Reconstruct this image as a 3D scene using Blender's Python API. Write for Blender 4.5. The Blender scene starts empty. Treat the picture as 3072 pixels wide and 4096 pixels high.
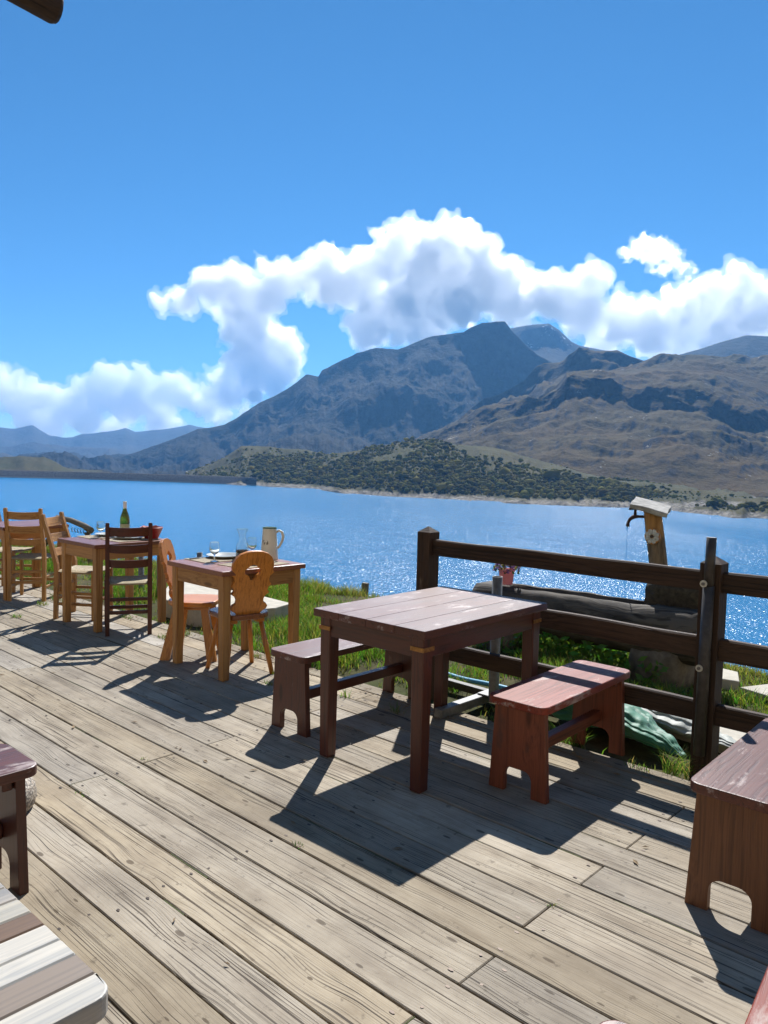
import bpy, bmesh, math, random
import numpy as np
from mathutils import Vector, Matrix, noise as mnoise

R = math.radians
sc = bpy.context.scene
COL = sc.collection

# ------------------------------------------------------------------ camera
# world axes: X runs along the deck planks, Y runs out over the deck edge towards the lake, Z up, deck top at z = 0
CAM_H = 1.517
YAW, PITCH, ROLL = R(42.8), R(3.87), R(1.4)
cd = bpy.data.cameras.new('camera')
cam = bpy.data.objects.new('camera', cd)
COL.objects.link(cam)
cd.sensor_fit = 'HORIZONTAL'; cd.sensor_width = 36.0; cd.lens = 36.0 * 3100.0 / 3072.0
cd.clip_start = 0.05; cd.clip_end = 90000.0
cam.matrix_world = (Matrix.Translation((0, 0, CAM_H)) @ Matrix.Rotation(YAW, 4, 'Z')
                    @ Matrix.Rotation(math.pi / 2 - PITCH, 4, 'X') @ Matrix.Rotation(ROLL, 4, 'Z'))
sc.camera = cam
FWD = np.array([-math.sin(YAW), math.cos(YAW)]); RGT = np.array([math.cos(YAW), math.sin(YAW)])

# ------------------------------------------------------------------ sky, sun, exposure
SUN_AZ, SUN_EL = R(8.47), R(45.9)          # azimuth to the right of the view direction
sh = FWD * math.cos(SUN_AZ) + RGT * math.sin(SUN_AZ)
SUN_DIR = Vector((sh[0] * math.cos(SUN_EL), sh[1] * math.cos(SUN_EL), math.sin(SUN_EL)))
w = bpy.data.worlds.new('World'); sc.world = w; w.use_nodes = True
wn = w.node_tree
for n in list(wn.nodes): wn.nodes.remove(n)
sky = wn.nodes.new('ShaderNodeTexSky'); sky.sky_type = 'NISHITA'; sky.sun_disc = False
sky.sun_elevation = SUN_EL
sky.sun_rotation = math.atan2(SUN_DIR.x, SUN_DIR.y)
sky.altitude = 1900.0; sky.air_density = 0.85; sky.dust_density = 0.0; sky.ozone_density = 7.0
bg = wn.nodes.new('ShaderNodeBackground'); bg.inputs['Strength'].default_value = 0.074
wo = wn.nodes.new('ShaderNodeOutputWorld')
grade = wn.nodes.new('ShaderNodeHueSaturation'); grade.inputs['Hue'].default_value = 0.4915; grade.inputs['Saturation'].default_value = 1.15   # the camera's colour rendering of the clear mountain sky
wn.links.new(sky.outputs[0], grade.inputs['Color']); wn.links.new(grade.outputs[0], bg.inputs[0]); wn.links.new(bg.outputs[0], wo.inputs[0])
sl = bpy.data.lights.new('sun', 'SUN'); sl.energy = 5.0; sl.angle = R(0.53); sl.color = (1.0, 0.985, 0.96)
sun = bpy.data.objects.new('sun', sl); COL.objects.link(sun)
sun.rotation_euler = SUN_DIR.to_track_quat('Z', 'Y').to_euler()
sc.view_settings.view_transform = 'Standard'; sc.view_settings.look = 'None'
sc.view_settings.exposure = 0.72; sc.view_settings.gamma = 1.0; sc.view_settings.use_curve_mapping = False
cy = sc.cycles
cy.use_denoising = True; cy.use_adaptive_sampling = True; cy.adaptive_threshold = 0.02
cy.max_bounces = 22; cy.diffuse_bounces = 3; cy.glossy_bounces = 3; cy.transmission_bounces = 8
cy.volume_bounces = 20; cy.transparent_max_bounces = 8
cy.sample_clamp_indirect = 6.0

# ------------------------------------------------------------------ helpers
def link(o, parent=None):
    COL.objects.link(o)
    if parent is not None: o.parent = parent
    return o

def tag(o, label=None, cat=None, group=None, kind=None):
    if label: o['label'] = label
    if cat: o['category'] = cat
    if group: o['group'] = group
    if kind: o['kind'] = kind
    return o

def empty(name, loc=(0, 0, 0), rz=0.0, label=None, cat=None, group=None, kind=None):
    o = bpy.data.objects.new(name, None); link(o)
    o.location = loc; o.rotation_euler = (0, 0, rz); o.empty_display_size = 0.1
    return tag(o, label, cat, group, kind)

def mesh_np(name, verts, faces, mat=None, parent=None, smooth=False, col=None):
    me = bpy.data.meshes.new(name)
    verts = np.asarray(verts, dtype=np.float64); faces = np.asarray(faces, dtype=np.int32)
    k = faces.shape[1]
    me.vertices.add(len(verts)); me.vertices.foreach_set('co', verts.astype(np.float32).ravel())
    me.loops.add(faces.size); me.loops.foreach_set('vertex_index', faces.ravel())
    me.polygons.add(len(faces))
    me.polygons.foreach_set('loop_start', np.arange(0, faces.size, k, dtype=np.int32))
    me.polygons.foreach_set('loop_total', np.full(len(faces), k, dtype=np.int32))
    if smooth: me.polygons.foreach_set('use_smooth', np.ones(len(faces), dtype=bool))
    me.update(calc_edges=True)
    if col is not None:
        at = me.color_attributes.new('tint', 'FLOAT_COLOR', 'POINT')
        c4 = np.ones((len(verts), 4), dtype=np.float32); c4[:, :3] = col
        at.data.foreach_set('color', c4.ravel())
    if mat: me.materials.append(mat)
    o = bpy.data.objects.new(name, me)
    return link(o, parent)

# ---- value-gradient noise on numpy arrays
def _hash(ix, iy, iz, seed):
    h = (ix * 374761393 + iy * 668265263 + iz * 2147483647 + seed * 1274126177) & 0xffffffff
    h = ((h ^ (h >> 13)) * 1274126177) & 0xffffffff
    h = ((h ^ (h >> 16)) * 2246822519) & 0xffffffff
    return ((h ^ (h >> 15)) & 0xffffff) / float(0xffffff)

def vnoise(x, y, z=0.0, seed=0):
    x = np.asarray(x, float); y = np.asarray(y, float); z = np.zeros_like(x) + z
    xi = np.floor(x).astype(np.int64); yi = np.floor(y).astype(np.int64); zi = np.floor(z).astype(np.int64)
    fx, fy, fz = x - xi, y - yi, z - zi
    fx = fx * fx * fx * (fx * (fx * 6 - 15) + 10); fy = fy * fy * fy * (fy * (fy * 6 - 15) + 10); fz = fz * fz * (3 - 2 * fz)
    r = 0
    for dx in (0, 1):
        for dy in (0, 1):
            for dz in (0, 1):
                wgt = (fx if dx else 1 - fx) * (fy if dy else 1 - fy) * (fz if dz else 1 - fz)
                r = r + wgt * _hash(xi + dx, yi + dy, zi + dz, seed)
    return r * 2 - 1

def fbm(x, y, z=0.0, octv=5, seed=0, gain=0.5, lac=2.03):
    a, s, t = 1.0, 0.0, 0.0
    f = 1.0
    for i in range(octv):
        s = s + a * vnoise(np.asarray(x) * f, np.asarray(y) * f, np.asarray(z) * f, seed + i * 17); t += a
        a *= gain; f *= lac
    return s / t

def ridged(x, y, z=0.0, octv=5, seed=0, gain=0.5, lac=2.07):
    a, s, t, f = 1.0, 0.0, 0.0, 1.0
    for i in range(octv):
        s = s + a * (1 - 2 * np.abs(vnoise(np.asarray(x) * f, np.asarray(y) * f, np.asarray(z) * f, seed + i * 31))); t += a
        a *= gain; f *= lac
    return s / t

# ---- material helpers
def nodes_of(m):
    return m.node_tree.nodes, m.node_tree.links

class NT:
    """short-hand for building node trees"""
    def __init__(s, name):
        s.m = bpy.data.materials.new(name); s.m.use_nodes = True
        s.t = s.m.node_tree
        for n in list(s.t.nodes): s.t.nodes.remove(n)
        s.out = s.t.nodes.new('ShaderNodeOutputMaterial')
    def n(s, typ, **kw):
        nd = s.t.nodes.new('ShaderNode' + typ)
        for k, v in kw.items():
            if k.startswith('i_'):
                key = k[2:]
                key = int(key) if key.isdigit() else key.replace('_', ' ')
                s.set(nd, key, v)
            else: setattr(nd, k, v)
        return nd
    def set(s, nd, key, v):
        sock = nd.inputs[key]
        if isinstance(v, bpy.types.NodeSocket): s.t.links.new(v, sock)
        elif isinstance(v, bpy.types.Node): s.t.links.new(v.outputs[0], sock)
        else:
            if hasattr(sock.default_value, '__len__') and not hasattr(v, '__len__'): v = [v] * len(sock.default_value)
            if hasattr(sock.default_value, '__len__') and len(sock.default_value) == 4 and len(v) == 3: v = (*v, 1)
            sock.default_value = v
    def math(s, op, a, b=0.0, c=0.0, clamp=False):
        nd = s.t.nodes.new('ShaderNodeMath'); nd.operation = op; nd.use_clamp = clamp
        s.set(nd, 0, a); s.set(nd, 1, b); s.set(nd, 2, c)
        return nd.outputs[0]
    def mix(s, f, a, b, mode='MIX'):
        nd = s.t.nodes.new('ShaderNodeMix'); nd.data_type = 'RGBA'; nd.blend_type = mode
        s.set(nd, 0, f); s.set(nd, 6, a); s.set(nd, 7, b)
        return nd.outputs[2]
    def ramp(s, f, stops, interp='LINEAR'):
        nd = s.t.nodes.new('ShaderNodeValToRGB'); nd.color_ramp.interpolation = interp
        el = nd.color_ramp.elements
        while len(el) < len(stops): el.new(0.5)
        for e, (p, c) in zip(el, stops):
            e.position = p
            e.color = (c, c, c, 1) if not hasattr(c, '__len__') else (*c, 1) if len(c) == 3 else c
        s.set(nd, 0, f)
        return nd.outputs[0]
    def noise(s, vec, scale, detail=4.0, rough=0.5, dist=0.0, color=False):
        nd = s.t.nodes.new('ShaderNodeTexNoise'); s.set(nd, 'Vector', vec)
        s.set(nd, 'Scale', scale); s.set(nd, 'Detail', detail); s.set(nd, 'Roughness', rough); s.set(nd, 'Distortion', dist)
        return nd.outputs[1 if color else 0]
    def vor(s, vec, scale, feature='F1', out=0, rand=1.0):
        nd = s.t.nodes.new('ShaderNodeTexVoronoi'); nd.feature = feature
        s.set(nd, 'Vector', vec); s.set(nd, 'Scale', scale); s.set(nd, 'Randomness', rand)
        return nd.outputs[out]
    def mapping(s, vec, scale=(1, 1, 1), loc=(0, 0, 0), rot=(0, 0, 0)):
        nd = s.t.nodes.new('ShaderNodeMapping')
        s.set(nd, 'Vector', vec); s.set(nd, 'Scale', scale); s.set(nd, 'Location', loc); s.set(nd, 'Rotation', rot)
        return nd.outputs[0]
    def coord(s, which='Object'):
        return s.t.nodes.new('ShaderNodeTexCoord').outputs[which]
    def bump(s, h, strength=0.3, dist=0.01, normal=None):
        nd = s.t.nodes.new('ShaderNodeBump'); s.set(nd, 'Height', h)
        s.set(nd, 'Strength', strength); s.set(nd, 'Distance', dist)
        if normal is not None: s.set(nd, 'Normal', normal)
        return nd.outputs[0]
    def bsdf(s, color, rough=0.6, normal=None, **kw):
        nd = s.t.nodes.new('ShaderNodeBsdfPrincipled')
        s.set(nd, 'Base Color', color); s.set(nd, 'Roughness', rough)
        if normal is not None: s.set(nd, 'Normal', normal)
        for k, v in kw.items(): s.set(nd, k.replace('_', ' '), v)
        s.t.links.new(nd.outputs[0], s.out.inputs[0])
        return nd

# ------------------------------------------------------------------ far terrain (surveyed as azimuth / elevation from the terrace; the hillside behind is added)
LAKE_Z = -60.0
def curve(pts):
    p = sorted(pts); return np.array([a for a, _ in p]), np.array([b for _, b in p])
def at(c, az): return np.interp(az, c[0], c[1])
BIG = curve([(-34, -2.4), (-29.2, -2.21), (-21.57, -1.34), (-19.3, -0.43), (-17.86, 0.08), (-15.58, 1.02), (-13.59, 1.89), (-11.74, 2.35), (-10.81, 2.9), (-9.19, 3.99), (-7.99, 4.72), (-6.7, 5.54), (-5.92, 6.12), (-5.04, 6.0), (-4.79, 6.47), (-3.66, 7.11), (-2.27, 7.84), (-0.87, 8.21), (0.72, 8.14), (2.18, 8.67), (3.45, 9.13), (5.45, 9.38), (5.98, 9.77), (6.88, 10.13), (8.4, 10.25), (8.87, 9.69), (9.98, 8.64), (10.81, 8.03), (12.34, 7.15), (14.47, 6.27), (20, 4)])
PEAK2 = curve([(4, 7.5), (7.45, 9.08), (8.87, 9.61), (9.94, 9.81), (11.53, 9.9), (12.25, 9.44), (13.16, 8.62), (13.69, 8.36), (14.99, 8.08), (16.96, 7.71), (17.99, 7.27), (19.49, 6.9), (23, 5)])
RFAR = curve([(15, 5), (18.66, 6.92), (20.42, 7.69), (21.84, 8.02), (23.23, 8.47), (24.51, 8.82), (25.78, 8.69), (27.82, 8.9), (30.61, 8.89), (38, 9.5)])
CLIFF = curve([(0, 0.2), (2.93, 1.43), (5.64, 3.32), (7.06, 4.62), (9.02, 5.54), (10.07, 6.26), (10.75, 7.06), (11.28, 7.24), (12.34, 7.18), (13.03, 7.41), (15.26, 7.91), (16.28, 7.98), (17.14, 7.54), (17.82, 7.31), (19.49, 6.74), (24, 5)])
BROWN = curve([(-3, -.8), (1.1, 0.65), (3.48, 1.72), (4.74, 2.57), (6.55, 3.52), (8.71, 4.1), (10.84, 4.75), (12.23, 5.38), (12.9, 6.27), (13.59, 6.41), (15.65, 6.69), (16.99, 7.03), (18.31, 7.52), (19.12, 7.71), (20.43, 7.64), (21.87, 7.56), (23.43, 7.56), (25.85, 7.48), (29.3, 7.73), (38, 8.2)])
LEDGE = curve([(-3, -.8), (1.1, 0.65), (3.48, 1.72), (4.74, 2.57), (6.55, 3.52), (8.71, 4.1), (10.84, 4.75), (12.23, 5.38), (12.9, 6.27), (13.59, 6.41), (14.63, 6.44), (16.18, 6.17), (17.88, 5.81), (20.36, 5.62), (21.97, 5.43), (23.25, 4.92), (24.2, 4.49), (26.06, 3.32), (29.59, 2.51), (38, 2.0)])
HILL = curve([(-16.5, -1.9), (-14.91, -1.36), (-13.07, -0.8), (-11.71, -0.16), (-10.52, 0.65), (-9.49, 0.76), (-7.93, 0.68), (-5.65, 0.6), (-4.4, 0.3), (-2.61, 0.56), (-0.77, 0.97), (1.08, 1.29), (1.81, 1.55), (3.48, 1.58), (4.78, 1.29), (6.62, 1.18), (8.45, 1.0), (10.28, 0.49), (12.09, -0.01), (13.87, -0.5), (15.62, -0.81), (17.34, -1.03), (19.03, -1.24), (21.51, -1.68), (23.9, -1.92), (26.34, -1.99), (38, -1.92)])
SHORE = curve([(-16.5, -1.93), (-12.21, -2.04), (-9.63, -2.13), (-5.24, -2.27), (-2.55, -2.6), (0.25, -2.76), (3.05, -2.83), (6.39, -2.87), (9.32, -2.92), (12.2, -2.95), (15.71, -2.93), (17.6, -2.92), (19.94, -2.96), (22.07, -3.12), (24.29, -3.3), (26.4, -3.24), (38, -3.2)])
FARR = curve([(-38, 1.9), (-30.49, 1.46), (-26.37, 1.66), (-25.51, 1.59), (-24.42, 1.87), (-23.98, 1.57), (-23.38, 1.18), (-22.48, 1.08), (-21.95, 1.12), (-21.33, 1.37), (-20.4, 1.45), (-19.14, 1.61), (-18.51, 1.77), (-17.87, 1.54), (-16.57, 1.67), (-15.59, 1.87), (-14.18, 2.13), (-13.59, 1.94), (-12.24, 1.81), (-5, 1.57)])
LHILL = curve([(-38, -0.5), (-30.52, -0.6), (-26.39, -0.43), (-25.24, -0.36), (-23.76, -0.32), (-23.17, -0.6), (-22.56, -1.0), (-21.88, -1.35), (-21.34, -1.4), (-20, -1.7)])

def elev_z(d, deg): return CAM_H + d * np.tan(np.radians(deg))
def polar(az, d):
    a = np.radians(az)
    return (d * (np.sin(a) * RGT[0] + np.cos(a) * FWD[0]), d * (np.sin(a) * RGT[1] + np.cos(a) * FWD[1]))

def landform(name, az0, az1, naz, nv, rows, amp, scl, seed, mat, crest_amp=0.15, rough=0.5, crest_row=None, stretch=0.4):
    """rows: functions az -> (dist, z) from the foot over the crest to the back; real distances, real heights"""
    az = np.linspace(az0, az1, naz)
    D = np.array([np.broadcast_to(r(az)[0], az.shape) for r in rows]); Z = np.array([np.broadcast_to(r(az)[1], az.shape) for r in rows])
    k = len(rows)
    vv = np.linspace(0, k - 1, nv)
    i0 = np.minimum(vv.astype(int), k - 2); fr = (vv - i0)[:, None]
    d = D[i0] * (1 - fr) + D[i0 + 1] * fr; z = Z[i0] * (1 - fr) + Z[i0 + 1] * fr
    cr = k - 2 if crest_row is None else crest_row
    # envelope: no relief on the foot, full on the face, little on the crest line so that the skyline holds
    env = np.clip(vv / 0.6, 0, 1) * (1 - (1 - crest_amp) * np.exp(-((vv - cr) / 0.22) ** 2))
    env = env[:, None]
    A = np.broadcast_to(az, d.shape)
    x, y = polar(A, d)
    across = np.radians(A) * 4000.0
    n1 = ridged(across / scl, d * stretch / scl, 0.0, 7, seed, rough) if stretch < 0.7 else ridged(x / scl, y / scl, 0.0, 7, seed, rough)
    n2 = fbm(x / scl * 0.6, y / scl * 0.6, 0.0, 4, seed + 5)
    z = z + env * amp * (0.75 * n1 + 0.55 * n2 - 0.25)
    d = d + env * amp * 0.9 * fbm(across / scl * 1.7, z / scl * 1.2, 0.0, 4, seed + 9)
    x, y = polar(A, d)
    V = np.stack([x, y, z], -1).reshape(-1, 3)
    idx = np.arange(nv * naz).reshape(nv, naz)
    F = np.stack([idx[:-1, :-1], idx[:-1, 1:], idx[1:, 1:], idx[1:, :-1]], -1).reshape(-1, 4)
    o = mesh_np(name, V, F, mat, smooth=True)
    tag(o, kind='structure')
    return o, (az, d, z)

def terrain_mat(name, grass, grass2, rock, rock2, slope0, slope1, scale, shore=False, bump=6.0, patch=None):
    t = NT(name)
    P = t.n('NewGeometry')
    pos = P.outputs['Position']
    nz = t.n('SeparateXYZ', i_0=P.outputs['Normal']).outputs[2]
    big = t.noise(pos, scale, 6, 0.6); fine = t.noise(pos, scale * 9, 8, 0.65)
    g = t.mix(t.ramp(big, [(0.35, 0.0), (0.65, 1.0)]), grass, grass2)
    g = t.mix(t.ramp(fine, [(0.3, 0.45), (0.7, 0.0)]), g, tuple(c * 0.45 for c in grass))
    rr = t.mix(t.ramp(fine, [(0.35, 0.0), (0.6, 1.0)]), rock, rock2)
    sl = t.math('ADD', nz, t.math('MULTIPLY', t.math('SUBTRACT', t.noise(pos, scale * 4, 6, 0.6), 0.5), 0.5))
    f = t.math('SUBTRACT', 1.0, t.ramp(sl, [(slope0, 0.0), (slope1, 1.0)]))
    c = t.mix(f, g, rr)
    if patch:
        pm = t.ramp(t.math('MULTIPLY', t.noise(pos, scale * 2.2, 6, 0.7), t.noise(pos, scale * 14, 4, 0.7)), [(patch[0], 0.0), (patch[0] + 0.05, 1.0)])
        c = t.mix(pm, c, patch[1])
    if shore:
        pz = t.n('SeparateXYZ', i_0=pos).outputs[2]
        hz = t.math('ADD', pz, t.math('MULTIPLY', t.math('SUBTRACT', t.noise(pos, 0.02, 5, 0.6), 0.5), 14.0))
        sm = t.ramp(t.math('DIVIDE', t.math('ADD', hz, 60.0), 20.0), [(0.18, 1.0), (0.32, 0.0)])
        c = t.mix(sm, c, t.mix(t.ramp(t.noise(pos, 0.12, 6, 0.7), [(0.4, 0.0), (0.6, 1.0)]), (0.075, 0.066, 0.052), (0.27, 0.245, 0.20)))
    hgt = t.math('ADD', t.noise(pos, scale * 5, 8, 0.65), t.math('MULTIPLY', t.noise(pos, scale * 30, 5, 0.6), 0.3))
    t.bsdf(c, 0.95, t.bump(hgt, 0.9, bump), Specular_IOR_Level=0.1)
    return t.m

M_BIG = terrain_mat('mountain_rock', (0.020, 0.020, 0.013), (0.030, 0.026, 0.016), (0.016, 0.018, 0.021), (0.045, 0.045, 0.045), 0.62, 0.85, 0.0011, bump=40, patch=(0.37, (0.15, 0.147, 0.143)))
M_SNOW = terrain_mat('snowy_rock', (0.04, 0.04, 0.035), (0.06, 0.055, 0.045), (0.04, 0.042, 0.046), (0.08, 0.08, 0.08), 0.6, 0.85, 0.0012, bump=30, patch=(0.33, (0.72, 0.74, 0.78)))
M_BROWN = terrain_mat('brown_alpine_slope', (0.096, 0.057, 0.012), (0.060, 0.049, 0.011), (0.020, 0.020, 0.021), (0.062, 0.054, 0.045), 0.70, 0.86, 0.0028, bump=14, patch=(0.37, (0.28, 0.26, 0.22)))
M_HILL = terrain_mat('meadow_hill', (0.085, 0.072, 0.024), (0.062, 0.064, 0.019), (0.06, 0.055, 0.04), (0.11, 0.10, 0.075), 0.42, 0.62, 0.006, shore=True, bump=4)
M_HILL2 = terrain_mat('wooded_hill_cover', (0.070, 0.060, 0.022), (0.045, 0.050, 0.016), (0.05, 0.045, 0.035), (0.09, 0.08, 0.06), 0.42, 0.62, 0.012, bump=4)
M_FAR = terrain_mat('far_range_rock', (0.05, 0.05, 0.045), (0.07, 0.06, 0.05), (0.06, 0.06, 0.065), (0.12, 0.11, 0.10), 0.55, 0.85, 0.0007, bump=60)

M_BACK = terrain_mat('scree_fill_slope', (0.36, 0.28, 0.16), (0.42, 0.36, 0.26), (0.36, 0.32, 0.27), (0.5, 0.45, 0.39), 0.5, 0.72, 0.004, bump=8)  # pale tone chosen so the unseen slope throws back more warm fill
landform('far_mountain_range', -38, -5, 260, 40, [lambda a: (4200, -190), lambda a: (9500, elev_z(9500, at(FARR, a) * 0.35 - 0.6)), lambda a: (13000, elev_z(13000, at(FARR, a))), lambda a: (15000, -100)], 260, 900, 3, M_FAR, 0.3)
big, _ = landform('mountain', -34, 20, 860, 260, [lambda a: (2500, LAKE_Z - 10), lambda a: (4450, np.maximum(elev_z(4450, at(BIG, a) * 0.25 - 0.4), LAKE_Z - 5)), lambda a: (5050, elev_z(5050, at(BIG, a) * 0.66 - 0.2)), lambda a: (5500, elev_z(5500, at(BIG, a))), lambda a: (8000, -100)], 200, 560, 11, M_BIG, 0.16, rough=0.56)
landform('snowy_peak', 4, 23, 200, 60, [lambda a: (5900, 200), lambda a: (6900, elev_z(6900, at(PEAK2, a) * 0.8)), lambda a: (7600, elev_z(7600, at(PEAK2, a))), lambda a: (9500, 0)], 200, 700, 21, M_SNOW, 0.12)
landform('distant_hill', 15, 38, 200, 50, [lambda a: (5000, 100), lambda a: (6000, elev_z(6000, at(RFAR, a) * 0.8)), lambda a: (6700, elev_z(6700, at(RFAR, a))), lambda a: (9000, 0)], 130, 600, 27, M_BIG, 0.12)
landform('cliff_ridge', 0, 24, 300, 90, [lambda a: (2300, -30), lambda a: (3300, elev_z(3300, at(CLIFF, a) * 0.62)), lambda a: (3900, elev_z(3900, at(CLIFF, a) - np.clip(at(CLIFF, a) * 0.22, 0, 1.1))), lambda a: (4000, elev_z(4000, at(CLIFF, a))), lambda a: (4800, -50)], 110, 360, 33, M_BROWN, 0.2, stretch=0.8)
landform('brown_mountain', -3, 38, 640, 260, [lambda a: (1750, LAKE_Z + 5), lambda a: (2200, elev_z(2200, at(LEDGE, a) * 0.42 - 0.5)), lambda a: (2720, elev_z(2720, at(LEDGE, a) * 0.86 - np.clip(at(LEDGE, a) * 0.08, 0, 0.5))), lambda a: (2800, elev_z(2800, at(LEDGE, a))), lambda a: (3250, elev_z(3250, at(LEDGE, a) * 0.5 + at(BROWN, a) * 0.5 - 0.12)), lambda a: (3700, elev_z(3700, at(BROWN, a) - np.where(a < 14, 0.25, 0.0))), lambda a: (4800, -50)], 52, 230, 41, M_BROWN, 0.15, crest_row=4, stretch=0.9)
landform('fill_hillside', 70, 290, 200, 40, [lambda a: (260, -20), lambda a: (900, 130), lambda a: (1700, elev_z(1700, 21 + 3 * np.sin(np.radians(a * 3)))), lambda a: (2600, elev_z(2600, 28 + 3 * np.sin(np.radians(a * 4 + 40)))), lambda a: (3600, 300)], 90, 420, 77, M_BACK, 0.3)  # unseen slope behind the camera, added to bounce warm fill onto the terrace
def shore_d(a): return (CAM_H - LAKE_Z) / np.tan(np.radians(-at(SHORE, a)))
hill, HG = landform('lakeside_hill', -14.4, 38, 560, 130, [lambda a: (shore_d(a) - 40, LAKE_Z - 6), lambda a: (shore_d(a), LAKE_Z + 0.5), lambda a: (shore_d(a) + 60, LAKE_Z + 6), lambda a: (shore_d(a) + 250, LAKE_Z + 0.55 * (elev_z(shore_d(a) + 480, at(HILL, a)) - LAKE_Z)), lambda a: (shore_d(a) + 480, elev_z(shore_d(a) + 480, at(HILL, a))), lambda a: (shore_d(a) + 1000, LAKE_Z + 8)], 16, 130, 55, M_HILL, 0.25, crest_row=4)
landform('wooded_hill', -38, -20, 160, 40, [lambda a: (1985, -52), lambda a: (2200, elev_z(2200, at(LHILL, a) - 0.25)), lambda a: (2350, elev_z(2350, at(LHILL, a))), lambda a: (2900, -60)], 10, 120, 61, M_HILL2, 0.5)

# lake: one sheet at water level
def lake_mat():
    t = NT('lake_water')
    pos = t.n('NewGeometry').outputs['Position']
    p1 = t.mapping(pos, (1, 1, 1), rot=(0, 0, 0.6))
    w0 = t.noise(t.mapping(p1, (0.5, 1.0, 1)), 0.05, 2, 0.5)
    w1 = t.noise(t.mapping(p1, (0.6, 1.0, 1)), 0.17, 2, 0.5)
    w3 = t.noise(t.mapping(p1, (0.8, 1.0, 1)), 0.6, 2.0, 0.55)
    lanes = t.ramp(t.noise(t.mapping(p1, (0.3, 1, 1)), 0.006, 4, 0.55), [(0.35, 0.75), (0.65, 1.1)])
    hgt = t.math('MULTIPLY', t.math('ADD', t.math('MULTIPLY', w0, 1.0), t.math('ADD', t.math('MULTIPLY', w1, 0.45), t.math('MULTIPLY', w3, 0.9))), lanes)
    t.bsdf((0.006, 0.150, 0.33), 0.21, t.bump(hgt, 1.0, 1.0), IOR=1.33, Specular_IOR_Level=0.42)
    return t.m
la = np.radians(np.linspace(-180, 180, 361))
def lake_r(az):
    dm = np.interp(az, [-38, -30.5, -21.95, -10.49, -9.4], [2150, 2020, 1905, 1690, 1640]) + 6
    return np.where(az < -45, 1800, np.where(az < -10, dm, np.where(az < 37, (CAM_H - LAKE_Z) / np.tan(np.radians(-at(SHORE, az))) + 25, 1200)))
lr_ = lake_r(np.degrees(la))
lx, ly = polar(np.degrees(la), lr_)
lv = [(0, 0, LAKE_Z)] + [(float(x), float(y), LAKE_Z) for x, y in zip(lx, ly)]
lk = mesh_np('lake', lv, [(0, i + 1, i) for i in range(1, 361)], lake_mat())
tag(lk, kind='structure')

# ------------------------------------------------------------------ mesh helpers for the terrace
def bm_obj(name, bm, mat, parent=None, smooth=False, loc=None):
    me = bpy.data.meshes.new(name); bm.normal_update(); bm.to_mesh(me); bm.free()
    if smooth:
        me.polygons.foreach_set('use_smooth', np.ones(len(me.polygons), dtype=bool))
    if mat: me.materials.append(mat)
    o = bpy.data.objects.new(name, me); link(o, parent)
    if loc is not None: o.location = loc
    return o

def add_box(bm, c, s, rot=None, bevel=0.0, taper=None, seg=1):
    b2 = bmesh.new()
    bmesh.ops.create_cube(b2, size=1.0)
    for v in b2.verts:
        k = 1.0
        if taper is not None and v.co.z < 0: k = taper
        v.co = Vector((v.co.x * s[0] * k, v.co.y * s[1] * k, v.co.z * s[2]))
    if bevel > 0: bmesh.ops.bevel(b2, geom=b2.edges[:], offset=bevel, segments=seg, affect='EDGES', profile=0.6)
    M = Matrix.Translation(c)
    if rot is not None: M = M @ (rot if isinstance(rot, Matrix) else Matrix.Rotation(rot[2], 4, 'Z') @ Matrix.Rotation(rot[1], 4, 'Y') @ Matrix.Rotation(rot[0], 4, 'X'))
    b2.transform(M)
    tmp = bpy.data.meshes.new('t'); b2.to_mesh(tmp); b2.free(); bm.from_mesh(tmp); bpy.data.meshes.remove(tmp)

def box(name, c, s, mat, parent=None, rot=None, bevel=0.004, taper=None, seg=1):
    """one box part whose local origin sits at its own centre"""
    bm = bmesh.new(); add_box(bm, (0, 0, 0), s, None, bevel, taper, seg)
    o = bm_obj(name, bm, mat, parent)
    o.location = c
    if rot is not None:
        o.rotation_euler = rot.to_euler() if isinstance(rot, Matrix) else rot
    return o

def beam(name, p, q, wd, ht, mat, parent=None, bevel=0.004, up=(0, 0, 1)):
    """rectangular bar from p to q (local X runs along it)"""
    p, q = Vector(p), Vector(q); d = q - p; L = d.length; x = d.normalized()
    y = Vector(up).cross(x)
    if y.length < 1e-4: y = Vector((0, 1, 0))
    y.normalize(); z = x.cross(y)
    M = Matrix((x, y, z)).transposed().to_4x4()
    return box(name, (p + q) / 2, (L, wd, ht), mat, parent, M, bevel)

def loft(name, rings, mat, parent=None, smooth=True, cap=True, closed=True):
    n = len(rings[0]); V = []; F = []
    for r in rings: V += [tuple(v) for v in r]
    for i in range(len(rings) - 1):
        for j in range(n if closed else n - 1):
            k = (j + 1) % n
            F.append((i * n + j, i * n + k, (i + 1) * n + k, (i + 1) * n + j))
    me = bpy.data.meshes.new(name)
    if cap: F.append(tuple(reversed(range(n)))); F.append(tuple((len(rings) - 1) * n + j for j in range(n)))
    me.from_pydata(V, [], F)
    b3 = bmesh.new(); b3.from_mesh(me); bmesh.ops.recalc_face_normals(b3, faces=b3.faces[:]); b3.to_mesh(me); b3.free()
    if smooth:
        for p in me.polygons: p.use_smooth = len(p.vertices) == 4
    if mat: me.materials.append(mat)
    o = bpy.data.objects.new(name, me); link(o, parent)
    return o

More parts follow.
